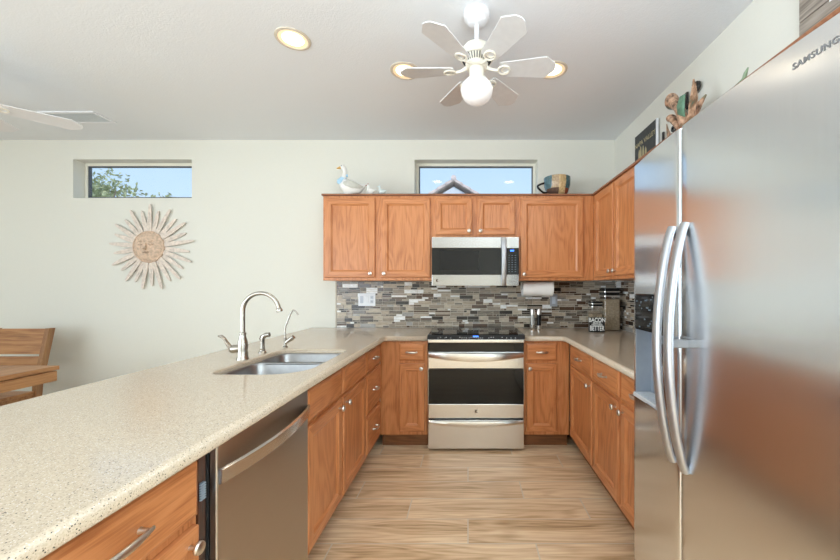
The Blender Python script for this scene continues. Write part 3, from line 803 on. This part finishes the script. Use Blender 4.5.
# ------------------------------------------------------------------ outlets
t = thing('outlet_plate', 'white three-gang wall plate with switch and sockets on the tiles left of the range', 'outlet', (-.985, YB-.0078, 1.187))
b = MB(); b.box(-.084, .084, -.006, 0, -.062, .062, .003); b.build('cover_plate', 'white', t)
M['offwhite'] = plain('switch_blue_grey', (.55, .59, .66), .4)
b = MB(); b.box(-.066, -.034, -.008, -.005, -.035, .035, .001); b.build('switch', 'offwhite', t)
b = MB(); b.box(-.016, .016, -.009, -.005, -.035, .035, .002); b.build('switch', 'white', t)
b = MB(); b.box(.034, .064, -.0075, -.005, -.036, -.004, .001); b.box(.034, .064, -.0075, -.005, .004, .036, .001)
for z in (-.02, .02): b.box(.043, .045, -.008, -.005, z-.005, z+.005, mi=1); b.box(.053, .055, -.008, -.005, z-.005, z+.005, mi=1)
b.build('socket', ['offwhite', 'dark_metal'], t)
M['platgrey'] = plain('steel_grey_plate', (.36, .38, .41), .4, .3)
t = thing('outlet_plate', 'grey single outlet plate on the tiles below the paper towel roll', 'outlet', (.835, YB-.0078, 1.180))
b = MB(); b.box(-.036, .036, -.006, 0, -.060, .060, .003); b.build('cover_plate', 'platgrey', t)
b = MB(); b.box(-.017, .017, -.008, -.005, -.034, .034, .002); b.build('socket', 'offwhite', t)

# ------------------------------------------------------------------ paper towel
M['paper'] = plain('paper', (.86, .85, .82), .8, var=.01, scale=200, bmp=.1)
t = thing('paper_towel_roll', 'white paper towel roll mounted under the wall cabinet right of the microwave', 'paper towel', (.640, 3.275, 1.292))
MX = RT(PI/2, 'Y')
b = MB(); b.lathe([(.020, -.140), (.066, -.140), (.0675, -.138), (.0675, .138), (.066, .140), (.020, .140)], MX, 40, cap=False)
b.lathe([(.020, -.140), (.020, .140)], MX, 24, cap=False); b.build('roll', 'paper', t)
b = MB(); b.lathe([(.006, -.15), (.006, .15)], MX, 12)
for s in (-1, 1): b.box(s*.150-.003, s*.150+.003, -.012, .012, -.012, .0735, .001)
b.build('holder', 'nickel', t)

# ------------------------------------------------------------------ things on the right worktop
M['mill_glass'] = plain('clear_mill', (.42, .42, .40), .15, .3)
for i, (x, lab, body) in enumerate(((.607, 'slim steel mill with pale body beside the range, left one of a pair', 'mill_glass'), (.668, 'slim steel mill with dark body beside the range, right one of a pair', 'winmesh'))):
    t = thing('spice_mill', lab, 'spice mill', (x, 3.33, ZK), 0, 'spice mills by the range')
    b = MB(); b.lathe([(.021, 0), (.0225, .003), (.0225, .030), (.019, .034)], None, 28); b.build('base', 'nickel', t)
    b = MB(); b.lathe([(.018, .034), (.0185, .11), (.018, .134)], None, 28); b.build('chamber', body, t)
    b = MB(); b.lathe([(.019, .134), (.0225, .138), (.0225, .180), (.020, .187), (.001, .190)], None, 28); b.build('cap', 'nickel', t)
M['contents'] = plain('brown_pasta', (.34, .27, .18), .6, var=.35, scale=70)
M['jarglass'] = M['glass']
def canister(label, x, y, w_, h_, fill, rz=0):
    t = thing('storage_canister', label, 'canister', (x, y, ZK), rz, 'canisters in the worktop corner'); r = w_/2
    b = MB(); b.prism(rrect(-r, r, -r, r, .018, 5), 0, h_*.80); g = b.build('glass_jar', 'glass', t)
    b = MB(); b.prism(rrect(-r+.004, r-.004, -r+.004, r-.004, .015, 5), .005, fill); b.build('contents', 'contents', t)
    b = MB(); r2 = r+.001; b.prism(rrect(-r2, r2, -r2, r2, .018, 5), h_*.80, h_*.80+.010); b.prism(rrect(-r2, r2, -r2, r2, .018, 5), h_*.90, h_*.90+.010)
    b.build('lid_band', 'nickel', t)
    b = MB(); r3 = r-.005; b.prism(rrect(-r3, r3, -r3, r3, .016, 5), h_*.80+.010, h_*.90); b.prism(rrect(-r3, r3, -r3, r3, .016, 5), h_*.90+.010, h_, bev=.003)
    b.build('lid', 'winmesh', t)
canister('tall square glass canister of brown dry food in the right worktop corner', 1.305, 3.27, .150, .385, .285, 0)
canister('short square glass canister behind the small lettered sign, left of the tall canister', 1.168, 3.245, .108, .265, .150, 0)
t = thing('lettered_sign', 'small black block sign reading BACON MAKES EVERYTHING BETTER in front of the canisters', 'sign', (1.128, 3.105, ZK), math.radians(-8))
b = MB(); b.box(-.066, .066, -.018, .018, 0, .128, .002); b.build('block', 'black', t)
M['letterwhite'] = plain('white_lettering', (.85, .86, .83), .5)
for s_, z, sz, xs_ in (('BACON', .105, .050, .80), ('MAKES', .080, .018, 1.25), ('EVERYTHING', .065, .018, .85), ('BETTER', .033, .060, .60)):
    text(s_, sz, 'letterwhite', t, (0, -.0185, z), (PI/2, 0, 0), .0006, 'lettering', .0014 if sz > .03 else .0004, xs=xs_)

# ------------------------------------------------------------------ sun wall decoration
t = thing('sun_wall_decor', 'carved pale wooden sun face with tapered rays hanging on the wall', 'wall decoration', (-3.10, YB-.001, 1.700))
M['sunray'] = plain('whitewashed_ray', (.72, .63, .55), .7, var=.16, scale=35)
M['sunface'] = plain('whitewashed_face', (.62, .46, .34), .7, var=.25, scale=45, bmp=.3)
M['suncarve'] = plain('carved_line', (.22, .13, .08), .8)
tips = [(278, 50), (320, 85), (385, 78), (412, 128), (465, 148), (467, 203), (510, 245), (485, 303), (497, 358), (450, 395), (438, 450), (382, 460), (342, 503), (285, 488), (237, 503), (195, 465), (147, 460), (120, 403), (75, 375), (80, 312), (60, 260), (85, 210), (92, 158), (140, 132), (172, 82), (230, 85)]
S = 1/5.336/102.3
for i, (px, py) in enumerate(tips):
    dx, dz = (px-272)*S, (278-py)*S; r_ = math.hypot(dx, dz); a = math.atan2(dz, dx)
    poly = [(.10, -.016), (.17, -.021), (.24, -.022), (r_-.03, -.013), (r_-.006, -.008), (r_, 0), (r_-.006, .008), (r_-.03, .013), (.24, .022), (.17, .021), (.10, .016)]
    b = MB(); mt_ = RT(PI/2, 'X') @ RT(a, 'Z'); off = .006 if i % 2 else .014
    b.prism(poly, off, off+.010, mtx=mt_, bev=.003)
    b.tube([mt_ @ Vector((.14, 0, off+.010)), mt_ @ Vector((r_-.04, 0, off+.010))], .0022, 6, mi=0)
    o = b.build('ray', 'sunray', t)
b = MB(); fm = RT(PI/2, 'X')
b.lathe([(.152, .002), (.156, .022), (.150, .032), (.143, .034), (.138, .028), (.120, .040), (.085, .052), (.04, .058), (.001, .059)], fm, 48)
face = b.build('sun_face', 'sunface', t)
b = MB()
b.tube([(0, -.055, .035), (.001, -.066, .010), (.002, -.076, -.018), (.002, -.060, -.030)], [.008, .012, .019, .008], 12)         # nose
b.tube([(-.030, -.055, -.050), (-.014, -.062, -.046), (0, -.063, -.050), (.014, -.062, -.046), (.030, -.055, -.050)], [.003, .006, .005, .006, .003], 10)
b.tube([(-.026, -.055, -.062), (0, -.063, -.068), (.026, -.055, -.062)], [.003, .008, .003], 10)
for s in (-1, 1):
    b.tube([(s*.085, -.043, .040), (s*.055, -.056, .055), (s*.020, -.056, .045)], [.004, .009, .005], 10)   # brow
    b.lathe([(.001, .012), (.012, .009), (.020, .002), (.022, 0)], TR(s*.05, -.050, .022) @ RT(PI/2, 'X'), 20)       # closed eye
    b.lathe([(.001, .012), (.02, .008), (.034, .001), (.036, -.004)], TR(s*.075, -.040, -.030) @ RT(PI/2, 'X'), 20)    # cheek
b.build('facial_features', 'sunface', face)
b = MB()
for s in (-1, 1): b.tube([(s*.072, -.052, .020), (s*.05, -.063, .012), (s*.030, -.056, .018)], .0022, 6)
b.tube([(-.032, -.057, -.056), (-.012, -.066, -.058), (0, -.067, -.056), (.012, -.066, -.058), (.032, -.057, -.056)], .0022, 6)
b.build('carved_lines', 'suncarve', face)

# ------------------------------------------------------------------ figurines and mug on the wall cabinets
M['goosewhite'] = plain('goose_white', (.80, .80, .78), .35, var=.04)
M['goosegrey'] = plain('goose_wing_grey', (.55, .55, .50), .5, var=.1)
M['gooseblue'] = plain('goose_blue_scarf', (.42, .66, .86), .4, var=.08)
M['beak'] = plain('goose_beak', (.72, .42, .10), .4)
t = thing('goose_figurine', 'white ceramic goose figurine with blue neck scarf on the left wall cabinet', 'figurine', (-1.065, 3.17, ZT)); t.scale = (1.06, 1.06, 1.06)
b = MB()
b.tube([(-.070, 0, .055), (-.062, 0, .062), (-.040, 0, .068), (0, 0, .066), (.045, 0, .058), (.085, 0, .055), (.115, 0, .070), (.140, 0, .090)], [.012, .040, .058, .064, .056, .040, .022, .006], 22, flat=(.95, 1.0))
b.tube([(-.040, 0, .10), (-.045, 0, .135), (-.036, 0, .165), (-.032, 0, .195), (-.040, 0, .222), (-.055, 0, .236), (-.068, 0, .234)], [.042, .030, .021, .018, .021, .024, .014], 20)
b.lathe([(.045, 0), (.048, .006), (.040, .015)], None, 28)
gb = b.build('body', 'goosewhite', t)
b = MB(); b.tube([(-.066, 0, .232), (-.084, 0, .229), (-.104, 0, .224)], [.015, .012, .005], 14, flat=(1, .8)); b.build('bill', 'beak', t)
b = MB(); b.tube([(-.070, 0, .085), (-.060, 0, .105), (-.046, 0, .125), (-.038, 0, .145), (-.034, 0, .150)], [.034, .044, .036, .026, .018], 22)
b.tube([(-.03, 0, .15), (-.018, -.006, .160), (-.010, -.008, .172)], [.008, .012, .003], 10); b.build('scarf', 'gooseblue', t)
for s in (-1, 1):
    b = MB(); b.tube([(-.030, s*.050, .085), (.01, s*.062, .085), (.055, s*.054, .068), (.100, s*.034, .060), (.125, s*.02, .062)], [.012, .030, .028, .016, .004], 14, flat=(.45, 1), up=(0, 0, 1))
    b.build('wing', 'goosegrey', t)
for s in (-1, 1):
    b = MB(); b.lathe([(.004, 0), (.003, .002), (.0005, .003)], TR(-.058, s*.020, .242) @ RT(-s*PI/2, 'X'), 10); b.build('eye', 'black', t)
def small_bird(label, x, sc, colr, head):
    t = thing('bird_figurine', label, 'figurine', (x, 3.165, ZT), 0, 'bird figurines on the left wall cabinet')
    b = MB(); b.tube([(-.03*sc, 0, .034*sc), (-.015*sc, 0, .036*sc), (.015*sc, 0, .035*sc), (.05*sc, 0, .045*sc)], [.014*sc, .030*sc, .026*sc, .004*sc], 16)
    b.tube([(-.018*sc, 0, .05*sc), (-.022*sc, 0, .075*sc), (-.026*sc, 0, .092*sc)], [.018*sc, .011*sc, .012*sc], 14)
    b.lathe([(.02*sc, 0), (.02*sc, .01*sc)], None, 16)
    b.build('body', colr, t)
    b = MB(); b.tube([(-.034*sc, 0, .090*sc), (-.050*sc, 0, .086*sc)], [.007*sc, .002*sc], 8); b.tube([(-.028*sc, 0, .10*sc), (-.022*sc, 0, .107*sc)], [.005*sc, .003*sc], 8)
    b.build('bill', head, t)
M['redhead'] = plain('red_beak', (.45, .12, .10), .4)
M['paleblue'] = plain('pale_blue_glaze', (.66, .74, .74), .4)
small_bird('tiny white bird figurine with red bill, just right of the goose figurine', -.87, .95, 'goosewhite', 'redhead')
small_bird('tiny pale blue-grey bird figurine, rightmost of the birds on the left wall cabinet', -.77, .85, 'paleblue', 'paleblue')

def mugmat():
    m, nt, b = mat('patchwork_glaze')
    tc = N(nt, 'ShaderNodeTexCoord'); s = N(nt, 'ShaderNodeSeparateXYZ'); L(nt, tc.outputs['Object'], s.inputs[0])
    nz = noise(nt, tc.outputs['Object'], 14, 3)
    x = math_(nt, 'ADD', s.outputs[0], math_(nt, 'MULTIPLY', math_(nt, 'SUBTRACT', nz, .5), .02))
    f = math_(nt, 'MULTIPLY_ADD', x, 4.2, .5)
    c = ramp(nt, f, [(.0, (.10, .20, .24)), (.20, (.50, .38, .24)), (.46, (.66, .50, .27)), (.72, (.05, .13, .16))], 'CONSTANT')
    spots = ramp(nt, noise(nt, tc.outputs['Object'], 60, 3), [(.45, (.75, .7, .65)), (.62, (1, 1, 1))])
    c = mixc(nt, 1.0, c, spots, 'MULTIPLY')
    low = math_(nt, 'LESS_THAN', s.outputs[2], .062); c2 = mixc(nt, math_(nt, 'MULTIPLY', low, math_(nt, 'GREATER_THAN', f, .72)), c, (.22, .05, .03))
    c2 = mixc(nt, math_(nt, 'MULTIPLY', low, math_(nt, 'LESS_THAN', f, .46)), c2, (.10, .06, .045))
    L(nt, c2, b.inputs['Base Color']); b.inputs['Roughness'].default_value = .2
    return m
M['mug'] = mugmat()
t = thing('pottery_mug', 'oversized teal and cream patchwork pottery mug on the wall cabinet beside the window', 'mug', (.815, 3.24, ZT))
b = MB(); b.lathe([(.07, 0), (.075, .004), (.098, .04), (.116, .10), (.119, .15), (.118, .172), (.114, .174), (.111, .168), (.108, .10), (.09, .04), (.001, .02)], None, 48)
b.build('bowl', 'mug', t)
b = MB(); pts = [(-.112, 0, .125)]+[(-.125-.052*math.sin(PI*i/12), 0, .125-.085*i/12+.012*math.sin(PI*i/12)) for i in range(13)]+[(-.095, 0, .035)]
b.tube(pts, .0095, 12, flat=(1.3, 1)); b.build('handle', 'blackgloss', t)

# ------------------------------------------------------------------ signs and sculptures on the right wall cabinets
M['slate'] = plain('slate_board', (.055, .06, .06), .7, var=.15)
M['chalk'] = plain('chalk_yellow', (.42, .37, .22), .8)
M['chalkred'] = plain('faded_red_print', (.16, .06, .045), .8, var=.3)
t = thing('chalkboard_sign', 'dark chalkboard style sign with pale lettering leaning against the right wall', 'sign', (1.415, 2.82, ZT))
b = MB(); b.box(-.008, .008, -.165, .165, 0, .435, .002); b.build('board', 'slate', t)
b = MB(); b.box(-.007, .009, -.176, -.1655, 0, .437, .001); b.build('frame_edge', 'white', t)
b = MB(); b.box(-.0095, -.008, -.16, .06, .02, .16); b.build('printed_panel', 'chalkred', t)
R_ = (PI/2, 0, -PI/2)
text('NAPA VALLEY', .052, 'chalk', t, (-.0090, 0, .345), R_, .0006, 'lettering', .0005)
b = MB()
for i, (y, h_) in enumerate(((.085, .10), (.06, .12), (.02, .11), (-.02, .085))):
    b.tube([(-.010, y, .20), (-.010, y, .20+h_*.7), (-.010, y, .20+h_)], [.016, .014, .005], 8, flat=(1, .15), up=(1, 0, 0))
b.build('painted_figures', 'chalk', t)
t = thing('word_sign', 'black cut-out letters standing along the right wall behind the leafy metal sculpture', 'sign', (1.415, 2.38, ZT))
for s, y, zc_, sz in (('I', .185, .255, .10), ('S', .06, .245, .09), ('L', .012, .27, .11), ('L', -.022, .28, .11), ('L', -.074, .37, .14), ('U', -.125, .375, .14), ('P', -.182, .385, .15)):
    text(s, sz, 'black', t, (0, y, zc_), R_, .006, 'letter', .003)
b2 = MB(); b2.box(-.006, .006, -.22, .21, 0, .022, .001)
for y, h_ in ((.185, .225), (.06, .22), (.012, .235), (-.022, .245), (-.074, .325), (-.125, .33), (-.19, .335)): b2.box(-.003, .003, y-.003, y+.003, .02, h_)
b2.build('base_rail', 'black', t)
def coppermat():
    m, nt, b = mat('copper_patina'); tc = N(nt, 'ShaderNodeTexCoord')
    f = noise(nt, tc.outputs['Object'], 13, 4, .6)
    L(nt, ramp(nt, f, [(.34, (.10, .17, .12)), (.46, (.30, .16, .09)), (.56, (.62, .40, .27)), (.70, (.10, .05, .03))]), b.inputs['Base Color'])
    b.inputs['Roughness'].default_value = .45; b.inputs['Metallic'].default_value = .3
    return m
M['copper'] = coppermat()
t = thing('leaf_sculpture', 'curled copper and green leaf-like sculpture on the right wall cabinets', 'sculpture', (1.27, 2.03, ZT))
def leaf(parent, p0, p1, p2, wid, seed):
    """a curled thick leaf from base p0 over p1 to tip p2"""
    b = MB(); lp = []; p0, p1, p2 = map(Vector, (p0, p1, p2)); n = 14; sd = (p2-p0).cross(Vector((1, 0, .2))).normalized()
    for i in range(n+1):
        s = i/n; c = p0*(1-s)**2+p1*2*s*(1-s)+p2*s*s; h_ = wid*math.sin(PI*min(.97, s*.9+.08))**.8*(1+.12*math.sin(9*s+seed))
        nn = Vector((-1, 0, 0)); ring = []
        for k in range(9):
            u = -1+k/4; ring.append(c+sd*h_*u+nn*(.25*h_*u*u))
        for k in range(8, -1, -1):
            u = -1+k/4; ring.append(c+sd*h_*u+nn*(.25*h_*u*u)+Vector((.004, 0, 0)))
        lp.append(ring)
    b.loops(lp, cap0=True, cap1=True); return b.build('leaf', 'copper', parent)
b = MB(); b.tube([(0, .22, .02), (0, .12, .035), (0, 0, .045), (0, -.10, .035), (0, -.17, .02)], [.012, .026, .034, .028, .012], 14); b.build('base', 'copper', t)
b = MB(); b.tube([(0, .02, .06), (-.01, .03, .13), (-.01, .06, .20), (-.01, .10, .26), (-.012, .135, .300), (-.014, .150, .316)], [.03, .042, .040, .034, .048, .058], 18, flat=(1, .7))
b.build('trumpet_bloom', 'copper', t)
b = MB(); b.tube([(0, .06, .08), (-.01, .10, .15), (-.015, .14, .20), (-.015, .155, .215)], [.02, .026, .026, .034], 14, flat=(1, .7)); b.build('small_bloom', 'copper', t)
M['patina'] = plain('green_patina', (.12, .24, .16), .5, .2, var=.35, scale=40)
b = MB(); b.tube([(-.02, .01, .14), (-.045, .006, .18), (-.05, .0, .22), (-.045, -.006, .262), (-.03, -.01, .275)], [.006, .030, .036, .026, .006], 14, flat=(1, .35), up=(1, 0, 0)); b.build('green_leaf', 'patina', t)
leaf(t, (0, .02, .05), (-.03, -.12, .13), (0, -.035, .345), .034, 2)
leaf(t, (0, .12, .03), (-.03, -.02, .08), (0, -.14, .20), .034, 1)
leaf(t, (0, .10, .02), (-.02, .17, .07), (0, .235, .215), .022, 3)
M['lizard'] = plain('green_glaze', (.22, .30, .18), .4, var=.3)
t = thing('lizard_figurine', 'small green lizard-like figurine near the refrigerator top on the wall cabinets', 'figurine', (1.27, 1.66, ZT))
b = MB(); b.tube([(0, .16, .02), (0, .10, .075), (0, .05, .105), (0, .01, .118), (0, -.03, .128), (0, -.04, .150), (0, -.055, .168)], [.004, .008, .012, .012, .009, .008, .003], 12)
b.tube([(0, .03, 0), (0, .02, .05), (0, .01, .11)], [.016, .010, .008], 10)
b.build('body', 'lizard', t)
M['barn'] = wood('weathered_board', 1, (.42, .37, .31), (.28, .24, .20), (.13, .105, .085), .7, 5)
t = thing('wooden_sign', 'large weathered wooden sign with white letters at the top right above the refrigerator', 'sign', (1.405, 1.12, ZT))
b = MB()
for i in range(4): b.box(-.012, .012, -.37, .37, .0+i*.14, .138+i*.14, .002)
b.build('boards', 'barn', t)
text('M', .16, 'letterwhite', t, (-.0125, .19, .32), R_, .001, 'lettering', .003)

# ------------------------------------------------------------------ dining table and chair
t = thing('dining_table', 'wooden dining table corner at the left edge, in front of the chair', 'table', (-3.775, 1.675, 0))
x1, y1 = .88, .84          # right / far corner
b = MB()
for i in range(7): b.box(-x1+.004+i*(2*x1-.008)/7, -x1+.004+(i+1)*(2*x1-.008)/7-.002, -y1, y1, .722, .750, .0015, seg=1)
b.build('tabletop', 'acacia_y', t)
for xa in (x1-.035, -x1+.010):
    b = MB(); b.box(xa, xa+.025, -y1+.02, y1-.012, .645, .716, .002); b.build('side_apron', 'acacia_y', t)
b = MB(); b.box(-x1+.04, x1-.04, y1-.04, y1-.015, .645, .716, .002); b.box(-x1+.04, x1-.04, -y1+.02, -y1+.045, .645, .716, .002); b.box(-x1+.04, x1-.04, -y1+.05, y1-.045, .716, .7215)
b.build('end_apron', 'acacia_x', t)
for sx_ in (-1, 1):
    for sy_ in (-1, 1):
        b = MB(); cxx, cyy = sx_*(x1-.36), sy_*(y1-.20); b.box(cxx-.035, cxx+.035, cyy-.035, cyy+.035, 0, .715, .003); b.build('leg', 'acacia_z', t)
def chair(label, loc, rz, group=None):
    t = thing('dining_chair', label, 'chair', loc, rz)
    # local: back towards +y, x = width, origin on the floor
    hw = .24; z_of = lambda z: .055+(z-.45)*.19
    for s in (-1, 1):
        b = MB(); x = s*hw; q = .019
        prof = [(.03, 0), (.055, .45), (z_of(.94), .94)]
        lp = [[(x-q, y-.024, z), (x+q, y-.024, z), (x+q, y+.024, z), (x-q, y+.024, z)] for y, z in prof]
        b.loops(lp, cap0=True, cap1=True, smooth=False); b.build('back_post', 'acacia_z', t)
        b = MB(); b.box(x-q, x+q, -.41, -.37, 0, .383, .003); b.build('leg', 'acacia_z', t)
    for z0, z1 in ((.715, .935), (.54, .695)):
        b = MB(); y0, y1 = z_of(z0), z_of(z1)
        b.loops([[(-hw+.02, y0-.008, z0), (hw-.02, y0-.008, z0), (hw-.02, y0+.012, z0), (-hw+.02, y0+.012, z0)], [(-hw+.02, y1-.008, z1), (hw-.02, y1-.008, z1), (hw-.02, y1+.012, z1), (-hw+.02, y1+.012, z1)]], cap0=True, cap1=True, smooth=False)
        b.build('back_slat', 'acacia_x', t)
    b = MB(); b.box(-hw-.005, hw+.005, -.42, .028, .384, .410, .004); b.build('seat', 'acacia_x', t)
    b = MB(); b.box(-hw+.02, hw-.02, -.405, -.385, .32, .383); b.box(-hw+.02, hw-.02, .02, .04, .32, .383)
    for s in (-1, 1): b.box(s*(hw-.012)-.01, s*(hw-.012)+.01, -.37, .03, .32, .383)
    b.build('seat_frame', 'acacia_x', t)
    return t
chair('wooden dining chair with slatted back behind the table at the left edge', (-3.99, 3.03, 0), 0)

# ================================================================== OUTSIDE
M['stucco'] = plain('outside_stucco', (.66, .70, .76), .9, var=.03)
M['rooftile'] = plain('roof_tile', (.74, .62, .58), .9, var=.15, scale=6)
M['desert'] = plain('desert_ground', (.45, .38, .30), .95, var=.1, scale=2)
b = MB(); b.box(-40, 40, YB+.6, 60, -.12, -.06); struct(b, 'ground_outside', 'desert')
t = thing('neighbor_house', 'pale neighbouring house with tiled gable roof seen through the kitchen window', 'house', (-.56, 14.0, -.06))
hx, pz = 4.6, 5.62
sl = .60
b = MB(); b.prism([(-hx, 0), (hx, 0), (hx, pz-.25-hx*sl), (0, pz-.25), (-hx, pz-.25-hx*sl)], 0, 8, mtx=Matrix(((1, 0, 0, 0), (0, 0, 1, 0), (0, 1, 0, 0), (0, 0, 0, 1))))
b.build('house_wall', 'stucco', t)
for s in (-1, 1):
    b = MB(); n = 30
    L0 = hx+.5
    for j in range(16):     # courses of tile down the slope
        a0, a1 = L0*j/16, L0*(j+1)/16+.03
        q = Matrix(((1, 0, 0, 0), (0, 0, 1, 0), (0, 1, 0, 0), (0, 0, 0, 1)))
        b.prism([(s*a0, pz-sl*a0+.03), (s*a1, pz-sl*a1+.07), (s*a1, pz-sl*a1-.04), (s*a0, pz-sl*a0-.06)], -.15, 8.3, mtx=q)
    b.build('roof_slope', 'rooftile', t)
b = MB(); b.tube([(0, -.18, pz+.06), (0, 8.3, pz+.06)], .10, 10); b.build('ridge_cap', 'rooftile', t)
b = MB(); b.box(-.04, .04, -.06, 0, pz-1.6, pz-.55); b.box(-.45, .45, -.06, 0, pz-1.0, pz-.92); b.build('gable_trim', 'white', t)

def tree(label, x, y, h_, r_, seed):
    t = thing('tree', label, 'tree', (x, y, -.06)); rnd = random.Random(seed)
    b = MB(); b.tube([(0, 0, 0), (.05, 0, h_*.3), (-.05, 0, h_*.55)], [.14, .11, .07], 10)
    for k in range(9):
        a = rnd.random()*6.28; b.tube([(-.02, 0, h_*.45), (math.cos(a)*r_*.4, math.sin(a)*r_*.4, h_*.65), (math.cos(a)*r_*.75, math.sin(a)*r_*.75, h_*(.75+.2*rnd.random()))], [.05, .03, .01], 7)
    b.build('trunk', 'bark', t)
    me = bpy.data.meshes.new('foliage'); vs = []; fs = []
    cl = [(rnd.gauss(0, .45)*r_, rnd.gauss(0, .45)*r_, h_*.72+rnd.gauss(0, .14)*h_, r_*(.18+.14*rnd.random())) for _ in range(46)]
    for cx_, cy_, cz_, rr in cl:
        for _ in range(190):
            p = Vector((rnd.gauss(0, 1), rnd.gauss(0, 1), rnd.gauss(0, 1))).normalized()*rr*rnd.random()**.4+Vector((cx_, cy_, cz_))
            d1 = Vector((rnd.gauss(0, 1), rnd.gauss(0, 1), rnd.gauss(0, 1))).normalized(); d2 = d1.cross(Vector((rnd.gauss(0, 1), .3, 1))).normalized()
            i = len(vs); vs += [p-d1*.06, p+d2*.026, p+d1*.06, p-d2*.026]; fs.append((i, i+1, i+2, i+3))
    me.from_pydata(vs, [], fs); me.materials.append(M['leaf']); fo = bpy.data.objects.new('foliage', me); COL.objects.link(fo); fo.parent = t
M['bark'] = plain('bark', (.25, .20, .15), .9)
M['leaf'] = plain('leaf_green', (.42, .46, .26), .7, var=.3)
tree('leafy green desert tree seen through the dining side window', -8.75, 8.2, 4.0, 1.35, 5)
